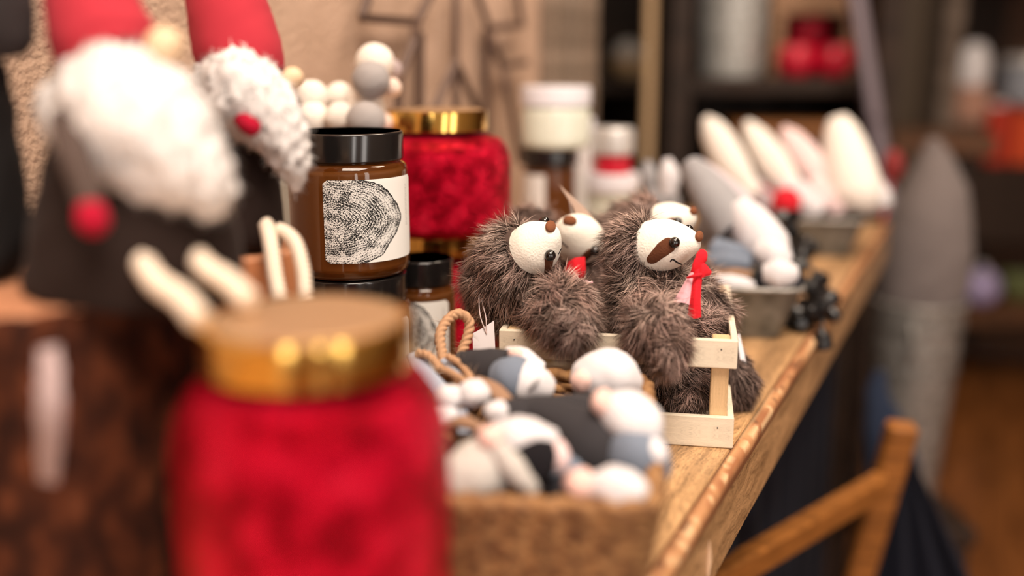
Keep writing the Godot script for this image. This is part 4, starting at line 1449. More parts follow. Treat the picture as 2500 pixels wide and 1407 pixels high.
func crate_and_sloths() -> void:
	var c := Vector3(0.0754, TAB, -0.648)
	var cr := thing("pine_crate", "small pale pine crate holding the fur toys", "crate", c, deg_to_rad(-10))
	var w := 0.143
	var d := 0.150
	for s in [-1.0, 1.0]:
		bx("rail", Vector3(w, 0.0175, 0.004), Vector3(0, 0.059, s * (d * 0.5 - 0.002)), mats.pine, cr, 0.0, 0.0006)
		bx("rail", Vector3(w, 0.0195, 0.004), Vector3(0, 0.0100, s * (d * 0.5 - 0.002)), mats.pine, cr, 0.0, 0.0006)
		bx("rail", Vector3(d - 0.009, 0.0175, 0.004), Vector3(s * (w * 0.5 - 0.002), 0.059, 0), mats.pine, cr, PI / 2, 0.0006)
		bx("rail", Vector3(d - 0.009, 0.0195, 0.004), Vector3(s * (w * 0.5 - 0.002), 0.0100, 0), mats.pine, cr, PI / 2, 0.0006)
		for q in [-1.0, 1.0]:
			var b := Mb.new()
			b.box(Vector3(0.066, 0.0105, 0.0105), 0.0006)
			var o := obj("post", b, mats.pine_post, cr)
			o.position = Vector3(s * (w * 0.5 - 0.0095), 0.0345, q * (d * 0.5 - 0.0095))
			o.rotation.z = PI / 2
			for y in [0.059, 0.010]:
				var nl := Mb.new()
				nl.lathe([[0.0001, 0.0], [0.00045, 0.0], [0.00045, 0.0003], [0.0001, 0.0004]], 8)
				var no := obj("nail", nl, mats.thread, cr)
				no.position = Vector3(s * (w * 0.5 - 0.0095), y + 0.003 * q, q * d * 0.5)
				no.rotation.x = PI / 2 * q
	for k in 4:
		bx("base_slat", Vector3(w - 0.01, 0.004, 0.030), Vector3(0, 0.003, -0.054 + k * 0.036), mats.pine, cr, 0.0, 0.0006)

	# front right toy, scarf and all
	var s1 := sloth("front right fur sloth with red scarf, leg over the crate rail", Vector3(0.0985, 0.8234, -0.6104), Vector3(0.0834, 0.8651, -0.6098), 0.0168, Vector3(0.87, 0.17, 0.46), Vector3(0.02, 1, 0.15), 0.0174, 0.0305, [
		[Vector3(0.0877, 0.8397, -0.6203), Vector3(0.1035, 0.8093, -0.6225), 0.0200, 0.025],
		[Vector3(0.1031, 0.797, -0.6084), Vector3(0.1084, 0.7776, -0.5967), 0.023, 0.015],
		[Vector3(0.075, 0.8412, -0.6022), Vector3(0.0742, 0.8229, -0.6021), 0.010, 0.009],
		[Vector3(0.0879, 0.8332, -0.5922), Vector3(0.0846, 0.8254, -0.5637), 0.0125, 0.0120],
		[Vector3(0.0846, 0.8254, -0.5637), Vector3(0.0899, 0.8126, -0.5483), 0.0115, 0.0070],
		[Vector3(0.1168, 0.8274, -0.6267), Vector3(0.132, 0.815, -0.6269), 0.014, 0.010]], 84000,
		[[Vector2(0.60, 1.23), [Vector2(0.62, 1.20), Vector2(0.38, 1.48), Vector2(0.04, 1.95)], [0.0049, 0.0046, 0.0028]],
		[Vector2(0.60, -1.23), [Vector2(0.62, -1.20), Vector2(0.38, -1.48), Vector2(0.06, -1.92)], [0.0044, 0.0042, 0.0026]]],
		[Vector2(0.46, 2.10), Vector2(0.52, 2.02), Vector2(0.56, 2.30), Vector2(0.58, 2.55), Vector2(0.58, 2.85)])
	_scarf(s1)
	# front left toy looking up
	var s2 := sloth("front left fur sloth gazing upwards with arm over the rail", Vector3(0.0105, 0.8209, -0.6201), Vector3(0.0062, 0.8567, -0.613), 0.0235, Vector3(0.58, 0.62, 0.53), Vector3(-0.6, 0.7, 0.1), 0.0180, 0.0275, [
		[Vector3(-0.0026, 0.8414, -0.6248), Vector3(0.0135, 0.8172, -0.6346), 0.022, 0.021],
		[Vector3(-0.0144, 0.8425, -0.62), Vector3(-0.0065, 0.8279, -0.6135), 0.013, 0.012],
		[Vector3(0.0179, 0.8291, -0.6035), Vector3(0.0308, 0.8325, -0.5797), 0.0120, 0.0150],
		[Vector3(0.0308, 0.8325, -0.5797), Vector3(0.0356, 0.8243, -0.5634), 0.0140, 0.0085]], 76000,
		[[Vector2(0.66, 2.20), [Vector2(0.70, 2.17), Vector2(0.48, 2.42), Vector2(0.12, 2.75)], [0.0038, 0.0034, 0.0026]],
		[Vector2(0.50, -1.25), [Vector2(0.54, -1.25), Vector2(0.38, -1.28), Vector2(0.12, -1.32)], [0.0038, 0.0034, 0.0026]]],
		[Vector2(0.62, 2.95), Vector2(0.66, 3.10), Vector2(0.64, 3.30), Vector2(0.60, 3.45)])
	# back left toy
	var s3 := sloth("back left fur sloth with red scarf behind the upward gazing one", Vector3(0.0547, 0.806, -0.6782), Vector3(0.0495, 0.8509, -0.6886), 0.0215, Vector3(-0.36, 0.56, 0.75), Vector3(0.3, 0.9, -0.4), 0.0190, 0.0265, [
		[Vector3(0.0474, 0.8327, -0.705), Vector3(0.0522, 0.7991, -0.6817), 0.022, 0.024],
		[Vector3(0.0153, 0.8545, -0.7357), Vector3(0.0285, 0.8336, -0.7154), 0.016, 0.016],
		[Vector3(0.0568, 0.8195, -0.6711), Vector3(0.0629, 0.8013, -0.6412), 0.015, 0.012]], 40000,
		[[Vector2(0.34, -2.03), [Vector2(0.36, -2.00), Vector2(0.32, -2.34), Vector2(0.20, -2.72)], [0.0042, 0.0040, 0.0030]],
		[Vector2(0.34, 2.30), [Vector2(0.36, 2.27), Vector2(0.32, 2.50), Vector2(0.20, 2.80)], [0.0042, 0.0040, 0.0030]]],
		[Vector2(0.66, 2.55), Vector2(0.74, 2.80), Vector2(0.72, 3.05), Vector2(0.66, 3.25)], -0.15)
	var b := cloth([[Vector3(0.0379, 0.8461, -0.6547), Vector3(0.0423, 0.8497, -0.6504), Vector3(0.0489, 0.8495, -0.6544)], [Vector3(0.0344, 0.8394, -0.6531), Vector3(0.042, 0.8428, -0.6436), Vector3(0.0491, 0.8417, -0.6485)], [Vector3(0.0359, 0.832, -0.6545), Vector3(0.0423, 0.8338, -0.6467), Vector3(0.048, 0.8329, -0.6506)]])
	obj("scarf", b, mats.scarf_red, s3, true)
	# back right toy
	sloth("back right fur sloth peeking over the front right one's head", Vector3(0.1023, 0.8206, -0.6919), Vector3(0.1, 0.8596, -0.706), 0.0225, Vector3(0.78, 0.36, 0.50), Vector3(0.0, 1, 0.0), 0.0170, 0.0290, [
		[Vector3(0.0989, 0.8428, -0.7155), Vector3(0.1064, 0.7957, -0.6943), 0.024, 0.024],
		[Vector3(0.0809, 0.8574, -0.7189), Vector3(0.0877, 0.8352, -0.7076), 0.015, 0.016],
		[Vector3(0.1253, 0.8324, -0.6926), Vector3(0.1366, 0.8073, -0.6847), 0.013, 0.011]], 36000,
		[[Vector2(0.68, 1.60), [Vector2(0.70, 1.60), Vector2(0.52, 1.62), Vector2(0.20, 1.80)], [0.0042, 0.0040, 0.0030]],
		[Vector2(0.68, -1.60), [Vector2(0.70, -1.60), Vector2(0.52, -1.62), Vector2(0.20, -1.80)], [0.0042, 0.0040, 0.0030]]],
		[Vector2(0.60, 2.40), Vector2(0.66, 2.30), Vector2(0.68, 2.60), Vector2(0.66, 2.90)])
	# loose felt corner of a scarf between the two front toys
	b = cloth([[Vector3(0.0324, 0.8485, -0.5906), Vector3(0.037, 0.8501, -0.5858), Vector3(0.0422, 0.8487, -0.5886), Vector3(0.0495, 0.8464, -0.5931)], [Vector3(0.0342, 0.846, -0.5879), Vector3(0.0381, 0.8469, -0.583), Vector3(0.042, 0.847, -0.5861), Vector3(0.0495, 0.8459, -0.593)]])
	obj("scarf", b, mats.scarf_back, s2, true)
	# kraft hang tag standing up behind
	b = cloth([[Vector3(0.0328, 0.8935, -0.6985), Vector3(0.034, 0.8916, -0.6981), Vector3(0.0354, 0.8896, -0.6976)], [Vector3(0.0429, 0.8783, -0.6899), Vector3(0.048, 0.8796, -0.6902), Vector3(0.0509, 0.8774, -0.6897)], [Vector3(0.0469, 0.8679, -0.6823), Vector3(0.054, 0.8665, -0.682), Vector3(0.061, 0.866, -0.6819)]], 8, 0.0004)
	var kt := thing("hang_tag", "brown kraft hang tag sticking up behind the left faces", "tag", Vector3(0.0461, 0.8733, -0.6938))
	obj("card", b, mats.tag_kraft, kt, true)
	b = Mb.new()
	soft(b, [Vector3(0.0351, 0.8907, -0.6979), Vector3(0.0404, 0.8815, -0.6978), Vector3(0.0435, 0.8612, -0.6962)], [0.0005, 0.0005, 0.0005], 6, 16)
	obj("string", b, mats.string, kt, true)
	# white hang tag on the left, tied to the fur
	var wt := thing("hang_tag", "white hang tag on threads left of the crate", "tag", Vector3(-0.0177, 0.8123, -0.5924))
	b = cloth([[Vector3(-0.0244, 0.8144, -0.5898), Vector3(-0.0176, 0.818, -0.5907), Vector3(-0.0111, 0.8222, -0.5916)], [Vector3(-0.0239, 0.8028, -0.5871), Vector3(-0.0171, 0.8018, -0.5869), Vector3(-0.0101, 0.8013, -0.5868)]], 8, 0.0004)
	obj("card", b, mats.tag_white, wt, true)
	b = Mb.new()
	soft(b, [Vector3(-0.0156, 0.8145, -0.5893), Vector3(-0.0196, 0.8254, -0.5924), Vector3(-0.0203, 0.8375, -0.6014), Vector3(-0.018, 0.8422, -0.6096)], [0.0004, 0.0004, 0.0004, 0.0004], 6, 20)
	soft(b, [Vector3(-0.0156, 0.8145, -0.5893), Vector3(-0.0161, 0.8242, -0.5921), Vector3(-0.0188, 0.8338, -0.6005), Vector3(-0.018, 0.8422, -0.6096)], [0.0004, 0.0004, 0.0004, 0.0004], 6, 20)
	obj("string", b, mats.string, wt, true)
	# fabric care label of the right toy, outside the crate
	b = cloth([[Vector3(0.1506, 0.7984, -0.6436), Vector3(0.1528, 0.7992, -0.6438)], [Vector3(0.1519, 0.7856, -0.6365), Vector3(0.1552, 0.7862, -0.6367)], [Vector3(0.1535, 0.7715, -0.6291), Vector3(0.1575, 0.7723, -0.6293)]], 6, 0.0006)
	var lt := thing("hang_tag", "white cloth tag dangling outside the crate's right side", "tag", Vector3(0.1526, 0.7868, -0.6327))
	obj("card", b, mats.tag_white, lt, true)
	# a foot of fur outside the right side
	var ft := nets([[Vector3(0.1467, 0.7824, -0.6471), Vector3(0.1498, 0.7684, -0.6367), 0.009, 0.011], [Vector3(0.1498, 0.7684, -0.6367), Vector3(0.1478, 0.7592, -0.6314), 0.011, 0.007]], 0.01, 0.003)
	var fo := obj("foot", ft, mats.plush_skin, s1, true)
	var comb := func(p: Vector3, n: Vector3) -> Vector3:
		return (n * 0.6 + Vector3(0.1, -0.8, 0) + Vector3(nz.get_noise_3d(p.x * 90.0, p.y * 90.0, p.z * 90.0), 0, 0)).normalized()
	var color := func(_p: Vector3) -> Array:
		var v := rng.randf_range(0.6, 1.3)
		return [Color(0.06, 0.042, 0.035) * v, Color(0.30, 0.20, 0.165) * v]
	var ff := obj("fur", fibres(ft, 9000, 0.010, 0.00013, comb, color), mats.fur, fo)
	ff.set_meta("kind", "stuff")


func _scarf(s: Node3D) -> void:
	# red felt scarf: collar, knot, two hanging tails, a button below
	var b := Mb.new()
	soft(b, [Vector3(0.1076, 0.8533, -0.5804), Vector3(0.1088, 0.857, -0.5771), Vector3(0.1105, 0.8614, -0.5771), Vector3(0.1127, 0.865, -0.579), Vector3(0.1145, 0.8668, -0.5814)], [0.0016, 0.0030, 0.0036, 0.0040, 0.0026], 14, 20, 0.0004, 300.0, 0.6)
	var sc := obj("scarf", b, mats.scarf_red, s, true)
	b = cloth([[Vector3(0.1079, 0.8574, -0.5752), Vector3(0.1102, 0.8585, -0.5744), Vector3(0.113, 0.8581, -0.5764)], [Vector3(0.1061, 0.8484, -0.571), Vector3(0.108, 0.8491, -0.5681), Vector3(0.1114, 0.8479, -0.5709)], [Vector3(0.1045, 0.8404, -0.5682), Vector3(0.1067, 0.8416, -0.5633), Vector3(0.111, 0.8397, -0.568)], [Vector3(0.1033, 0.8322, -0.5663), Vector3(0.1063, 0.8311, -0.5629), Vector3(0.1112, 0.831, -0.566)]])
	obj("tail", b, mats.scarf_red, sc).transform = Transform3D.IDENTITY
	b = cloth([[Vector3(0.1072, 0.8577, -0.5794), Vector3(0.1085, 0.861, -0.5781), Vector3(0.1102, 0.8631, -0.5786)], [Vector3(0.1017, 0.8485, -0.5762), Vector3(0.104, 0.8503, -0.5735), Vector3(0.1082, 0.8517, -0.5739)], [Vector3(0.0945, 0.8378, -0.5717), Vector3(0.0997, 0.8397, -0.568), Vector3(0.1064, 0.8374, -0.5674)]])
	obj("tail", b, mats.scarf_back, sc).transform = Transform3D.IDENTITY
	b = cloth([[Vector3(0.1112, 0.8636, -0.5787), Vector3(0.1134, 0.8619, -0.5772), Vector3(0.116, 0.8594, -0.5797)], [Vector3(0.1099, 0.8586, -0.5754), Vector3(0.1131, 0.8585, -0.5723), Vector3(0.1189, 0.8556, -0.5789)], [Vector3(0.1089, 0.8517, -0.5739), Vector3(0.1124, 0.8536, -0.5722), Vector3(0.1179, 0.8537, -0.5784)]])
	obj("tail", b, mats.scarf_red, sc).transform = Transform3D.IDENTITY
	b = Mb.new()
	soft(b, [Vector3(0.1036, 0.8531, -0.5742), Vector3(0.1068, 0.8552, -0.5695), Vector3(0.1114, 0.8555, -0.5727), Vector3(0.1144, 0.8562, -0.5759)], [0.0006, 0.0010, 0.0010, 0.0006], 8, 12)
	obj("tie", b, mats.scarf_red, sc).transform = Transform3D.IDENTITY
	b = Mb.new()
	ball(b, Vector3(0.102, 0.835, -0.5679), Vector3(0.0016, 0.0016, 0.0010), 0.0, 1.0, 16)
	obj("button", b, mats.eye_gloss, s, true)


func basket() -> void:
	var c := Vector3(0.0188, TAB, -0.468)
	var t := thing("seagrass_basket", "low woven seagrass basket full of cloth gnomes", "basket", c, deg_to_rad(-5.6))
	# walls of stacked twisted coils; each coil is one piece
	var rows := 8
	for k in rows:
		var f := float(k) / (rows - 1)
		var wd := lerpf(0.086, 0.100, f)
		var dp := lerpf(0.158, 0.174, f)
		var y := 0.004 + f * 0.0445
		var p := rrect(wd, dp, 0.014, y, 8)
		coil(t, "rim" if k == rows - 1 else "coil", p, 0.0040 if k < rows - 1 else 0.0046, k)
	var fl := Mb.new()
	fl.loft([rrect(0.084, 0.156, 0.013, 0.001), rrect(0.086, 0.158, 0.014, 0.005)], true, true)
	obj("bottom", fl, mat("seagrass", lin(0.20, 0.10, 0.045), 0.9), t)
	var ln := Mb.new()
	ln.loft([rrect(0.0835, 0.1555, 0.012, 0.004), rrect(0.0950, 0.1690, 0.013, 0.046), rrect(0.0944, 0.1684, 0.013, 0.046), rrect(0.0829, 0.1549, 0.012, 0.004)], true, false)
	obj("lining", ln, mats.seagrass, t)

	var k := "cloth gnomes heaped in the seagrass basket"
	stuffed("cloth gnome at the basket's back left, charcoal hat pointing left", Vector3(-0.0022, 0.8074, -0.5194), [
		["hat", "cloth_charcoal", [Vector3(-0.0295, 0.8156, -0.5367), Vector3(-0.0227, 0.8129, -0.5279), Vector3(-0.0123, 0.8113, -0.5203), Vector3(-0.0018, 0.8111, -0.5152)], [0.0035, 0.0100, 0.0140, 0.0150]],
		["beard", "cloth_white", [Vector3(-0.0034, 0.8205, -0.5225), Vector3(0.0056, 0.8187, -0.5169), Vector3(0.0166, 0.815, -0.514)], [0.0055, 0.0080, 0.0040]],
		["nose", "cloth_pink", [Vector3(-0.0022, 0.8234, -0.516), Vector3(0.0026, 0.8242, -0.5141), Vector3(0.0077, 0.8227, -0.5137)], [0.0015, 0.0035, 0.0015]],
		["band", "cloth_slate", [Vector3(-0.0077, 0.8115, -0.507), Vector3(0, 0.8127, -0.5032), Vector3(0.0065, 0.81, -0.5046)], [0.010, 0.0135, 0.012]],
		["body", "cloth_white", [Vector3(0.0011, 0.811, -0.5049), Vector3(0.0097, 0.8113, -0.5008), Vector3(0.0206, 0.8075, -0.502)], [0.0115, 0.0125, 0.006]],
		["print", "cloth_grey", [Vector3(0.0084, 0.8134, -0.488), Vector3(0.0116, 0.8163, -0.4892), Vector3(0.0144, 0.8179, -0.4911)], [0.001, 0.0028, 0.001], 0.3]], k)
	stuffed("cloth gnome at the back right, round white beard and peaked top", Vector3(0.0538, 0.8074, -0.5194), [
		["body", "cloth_black", [Vector3(0.0351, 0.8025, -0.5234), Vector3(0.0496, 0.7998, -0.5208), Vector3(0.0673, 0.7975, -0.5171)], [0.008, 0.0150, 0.010]],
		["beard", "cloth_white", [Vector3(0.0367, 0.8089, -0.5147), Vector3(0.044, 0.813, -0.5094), Vector3(0.0547, 0.8136, -0.5075), Vector3(0.0662, 0.807, -0.5101)], [0.008, 0.0130, 0.0145, 0.007]],
		["peak", "cloth_white", [Vector3(0.0528, 0.818, -0.5116), Vector3(0.0552, 0.8217, -0.5145), Vector3(0.0564, 0.8245, -0.5183)], [0.008, 0.0045, 0.0006]],
		["nose", "cloth_pink", [Vector3(0.033, 0.8123, -0.5031), Vector3(0.0372, 0.8137, -0.5004), Vector3(0.0423, 0.8118, -0.502)], [0.003, 0.0062, 0.003]],
		["crease_shade", "cloth_grey", [Vector3(0.0656, 0.8122, -0.5154), Vector3(0.0666, 0.8048, -0.5096), Vector3(0.0655, 0.798, -0.506)], [0.001, 0.0035, 0.002]]], k)  # last piece: grey cloth stands for the shade in the beard's crease
	stuffed("cloth gnome in the middle with the largest charcoal hat", Vector3(0.0454, 0.7991, -0.4508), [
		["hat", "cloth_charcoal", [Vector3(-0.0021, 0.8089, -0.4787), Vector3(0.0102, 0.8073, -0.4681), Vector3(0.0278, 0.8032, -0.4538), Vector3(0.0398, 0.7983, -0.4424), Vector3(0.0464, 0.7944, -0.4394)], [0.0030, 0.0080, 0.0145, 0.0185, 0.0160]],
		["beard", "cloth_white", [Vector3(0.044, 0.8162, -0.4496), Vector3(0.0519, 0.8162, -0.4414), Vector3(0.06, 0.812, -0.4363), Vector3(0.0651, 0.8057, -0.4369)], [0.0070, 0.0125, 0.0120, 0.006]],
		["nose", "cloth_pink", [Vector3(0.0385, 0.8214, -0.4436), Vector3(0.043, 0.8228, -0.4399), Vector3(0.0476, 0.8231, -0.4389)], [0.003, 0.0070, 0.003]],
		["body", "cloth_slate", [Vector3(0.052, 0.8017, -0.4391), Vector3(0.0568, 0.8011, -0.4307), Vector3(0.0603, 0.7945, -0.4271), Vector3(0.0625, 0.7863, -0.4273)], [0.010, 0.0145, 0.0135, 0.008]],
		["panel", "cloth_white", [Vector3(0.0636, 0.8115, -0.4249), Vector3(0.0628, 0.8063, -0.4206), Vector3(0.0606, 0.7982, -0.4187)], [0.003, 0.0075, 0.003], 0.45],
		["boot", "cloth_black", [Vector3(0.0618, 0.7957, -0.4243), Vector3(0.0638, 0.7911, -0.4212), Vector3(0.064, 0.7857, -0.422)], [0.003, 0.006, 0.004]]], k)
	stuffed("cloth gnome at the front left with beige hat and black jacket", Vector3(-0.0036, 0.8053, -0.4112), [
		["hat", "cloth_beige", [Vector3(-0.0291, 0.8032, -0.3984), Vector3(-0.0203, 0.8033, -0.4004), Vector3(-0.0108, 0.8052, -0.407), Vector3(-0.0027, 0.8063, -0.4134)], [0.0095, 0.0130, 0.0140, 0.0105]],
		["hem", "cloth_beige", [Vector3(-0.0126, 0.8188, -0.4112), Vector3(-0.0044, 0.8143, -0.3989), Vector3(0.0026, 0.8079, -0.3943), Vector3(0.0087, 0.7994, -0.3944)], [0.003, 0.005, 0.005, 0.004]],
		["beard", "cloth_white", [Vector3(-0.0064, 0.8142, -0.4204), Vector3(0.0027, 0.8159, -0.4136), Vector3(0.0117, 0.8158, -0.4115), Vector3(0.0191, 0.817, -0.4159)], [0.0070, 0.0100, 0.0090, 0.0030]],
		["nose", "cloth_pink", [Vector3(-0.0128, 0.821, -0.4066), Vector3(-0.0092, 0.8204, -0.4023), Vector3(-0.007, 0.817, -0.4015)], [0.003, 0.0060, 0.003]],
		["jacket", "cloth_black", [Vector3(0.0045, 0.8079, -0.4097), Vector3(0.0107, 0.8077, -0.4056), Vector3(0.0179, 0.806, -0.4052)], [0.0085, 0.0125, 0.0090]],
		["cuff", "cloth_blush", [Vector3(0.0201, 0.8157, -0.4095), Vector3(0.021, 0.812, -0.4045), Vector3(0.0206, 0.8051, -0.4029)], [0.002, 0.0045, 0.003]]], k)
	stuffed("cloth gnome lowest at the front rim, only nose and beard showing", Vector3(0.0398, 0.8032, -0.3901), [
		["nose", "cloth_pink", [Vector3(0.0245, 0.8028, -0.3952), Vector3(0.0292, 0.8054, -0.3886), Vector3(0.0344, 0.804, -0.3883)], [0.003, 0.0065, 0.003]],
		["beard", "cloth_white", [Vector3(0.0321, 0.8015, -0.3918), Vector3(0.0411, 0.8049, -0.3864), Vector3(0.0496, 0.804, -0.3862), Vector3(0.0557, 0.8007, -0.3895)], [0.005, 0.0085, 0.0080, 0.003]],
		["body", "cloth_charcoal", [Vector3(0.0212, 0.7947, -0.3984), Vector3(0.0351, 0.7947, -0.3943), Vector3(0.0526, 0.7938, -0.3941)], [0.008, 0.0115, 0.009]]], k)
	stuffed("dark cloth gnome buried under the others in the basket", Vector3(0.029, 0.7934, -0.4392), [
		["hat", "cloth_slate", [Vector3(0.0259, 0.7933, -0.4546), Vector3(0.0271, 0.7897, -0.4383), Vector3(0.0273, 0.7853, -0.425)], [0.010, 0.0145, 0.012]],
		["body", "cloth_charcoal", [Vector3(-0.0103, 0.8016, -0.4719), Vector3(0.0103, 0.7976, -0.471), Vector3(0.0407, 0.7944, -0.4908)], [0.013, 0.017, 0.015]]], k)
	# slate ribbons, brown strap, white pompoms
	var rb := thing("ribbon_ornament", "slate ribbon stems with white pompoms beside the red jar", "ornament", Vector3(-0.0273, 0.8144, -0.4851))
	for q in [[[Vector3(-0.0542, 0.8165, -0.5369), Vector3(-0.0482, 0.8128, -0.5207), Vector3(-0.0374, 0.8111, -0.4946), Vector3(-0.0312, 0.8089, -0.4787)], 0.0050], [[Vector3(-0.0369, 0.8138, -0.5363), Vector3(-0.0304, 0.8119, -0.5236), Vector3(-0.0218, 0.8089, -0.5044)], 0.0042], [[Vector3(-0.0252, 0.8101, -0.4636), Vector3(-0.024, 0.8069, -0.4577), Vector3(-0.0227, 0.8029, -0.4517)], 0.003]]:
		var b := Mb.new()
		soft(b, q[0], [q[1], q[1], q[1], q[1]].slice(0, q[0].size()), 12, 20, 0.0002, 100.0, 0.45)
		obj("stem", b, mats.ribbon_blue, rb, true)
	for q in [[Vector3(-0.031, 0.8149, -0.4698), 0.0075], [Vector3(-0.0189, 0.8168, -0.4703), 0.0085], [Vector3(-0.0075, 0.8142, -0.4522), 0.0062], [Vector3(-0.0333, 0.8071, -0.4629), 0.0075]]:
		var b := Mb.new()
		ball(b, q[0], Vector3(q[1], q[1] * 0.85, q[1]), 0.0012, 250.0, 20)
		obj("pompom", b, mats.cloth_white, rb, true)
	var sd := Mb.new()
	soft(sd, [Vector3(-0.0182, 0.8163, -0.4958), Vector3(-0.0105, 0.816, -0.4835), Vector3(-0.002, 0.8123, -0.4692), Vector3(0.007, 0.805, -0.4573)], [0.003, 0.0048, 0.0045, 0.003], 14, 24, 0.0003, 100.0, 0.5)
	soft(sd, [Vector3(-0.0319, 0.8095, -0.4429), Vector3(-0.0231, 0.813, -0.4417), Vector3(-0.0134, 0.81, -0.4389)], [0.002, 0.0050, 0.003], 14, 20, 0.0003, 100.0, 0.6)
	tag(obj("suede_strap", sd, mats.suede), "brown suede strap curving over the white pompoms", "strap")
	# jute twine loop
	var j := Mb.new()
	j.col = Color(0.46, 0.27, 0.15)
	rope(j, [Vector3(-0.0369, 0.8082, -0.535), Vector3(-0.0399, 0.8143, -0.5467), Vector3(-0.0416, 0.8236, -0.5571), Vector3(-0.0373, 0.8299, -0.5657), Vector3(-0.0311, 0.8317, -0.5713), Vector3(-0.0256, 0.8269, -0.5722), Vector3(-0.0262, 0.8191, -0.5683), Vector3(-0.0294, 0.8111, -0.5614), Vector3(-0.0298, 0.8079, -0.5555)], 0.0031, 120, 3, 0.012, 14)
	rope(j, [Vector3(-0.0525, 0.8193, -0.5325), Vector3(-0.0464, 0.8194, -0.5274), Vector3(-0.0408, 0.8161, -0.5215), Vector3(-0.0389, 0.8144, -0.5159)], 0.0024, 50, 3, 0.012, 12)
	rope(j, [Vector3(-0.0408, 0.8144, -0.521), Vector3(-0.033, 0.8148, -0.5109), Vector3(-0.0235, 0.8142, -0.4954), Vector3(-0.0179, 0.8127, -0.4868)], 0.0021, 60, 3, 0.012, 12)
	rope(j, [Vector3(-0.0359, 0.8184, -0.5292), Vector3(-0.028, 0.8161, -0.5215), Vector3(-0.0218, 0.8132, -0.5054), Vector3(-0.0193, 0.8111, -0.4946)], 0.0021, 60, 3, 0.012, 12)
	var jo := obj("jute_loop", j, mats.rope)
	tag(jo, "loop of fuzzy jute twine at the basket's back left corner", "twine")
	var comb := func(_p: Vector3, n: Vector3) -> Vector3: return n
	var color := func(_p: Vector3) -> Array: return [Color(0.46, 0.28, 0.17), Color(0.62, 0.42, 0.28)]
	obj("loose_fibres", fibres(j, 350, 0.007, 0.00008, comb, color), mats.fibre, jo).set_meta("kind", "stuff")


func coil(t: Node3D, called: String, p: PackedVector3Array, r: float, sd: int) -> void:
	# one course of twisted seagrass: two strands wound round each other
	var path := PackedVector3Array()
	var n := p.size()
	for i in n + 1:
		var a := p[i % n]
		var b := p[(i + 1) % n]
		if i == n:
			path.append(a)
			break
		var m := maxi(1, int(a.distance_to(b) / 0.0016))
		for q in m:
			path.append(a.lerp(b, float(q) / m))
	var rad := PackedFloat32Array()
	rad.resize(path.size())
	rad.fill(r)
	var b2 := Mb.new()
	var f := func(rd: float, a: float, s: float, _at: Vector3, _d: Vector3) -> float:
		return rd * (0.66 + 0.44 * absf(cos(a - TAU * s / 0.026)))
	b2.tube(path, rad, 14, 1.0, f)
	for i in b2.v.size():
		var q := b2.v[i]
		var k := nz.get_noise_3d(q.x * 130.0 + sd * 9.0, q.y * 130.0, q.z * 130.0)
		var k2 := nz.get_noise_3d(q.x * 500.0, q.y * 500.0 + sd, q.z * 500.0)
		b2.c[i] = Color(0.13, 0.055, 0.020).lerp(Color(0.36, 0.19, 0.075), clampf(0.5 + k * 1.2 + k2 * 0.4, 0.0, 1.0))
	obj(called, b2, mats.rope, t)


func front_jar() -> void:
	jar_red("red_candle_jar", "large blurred red glass jar with gold lid nearest the camera", Vector3(-0.0745, TAB, -0.348), 0.0512, 0.1190, 0.0382, 0.0165)


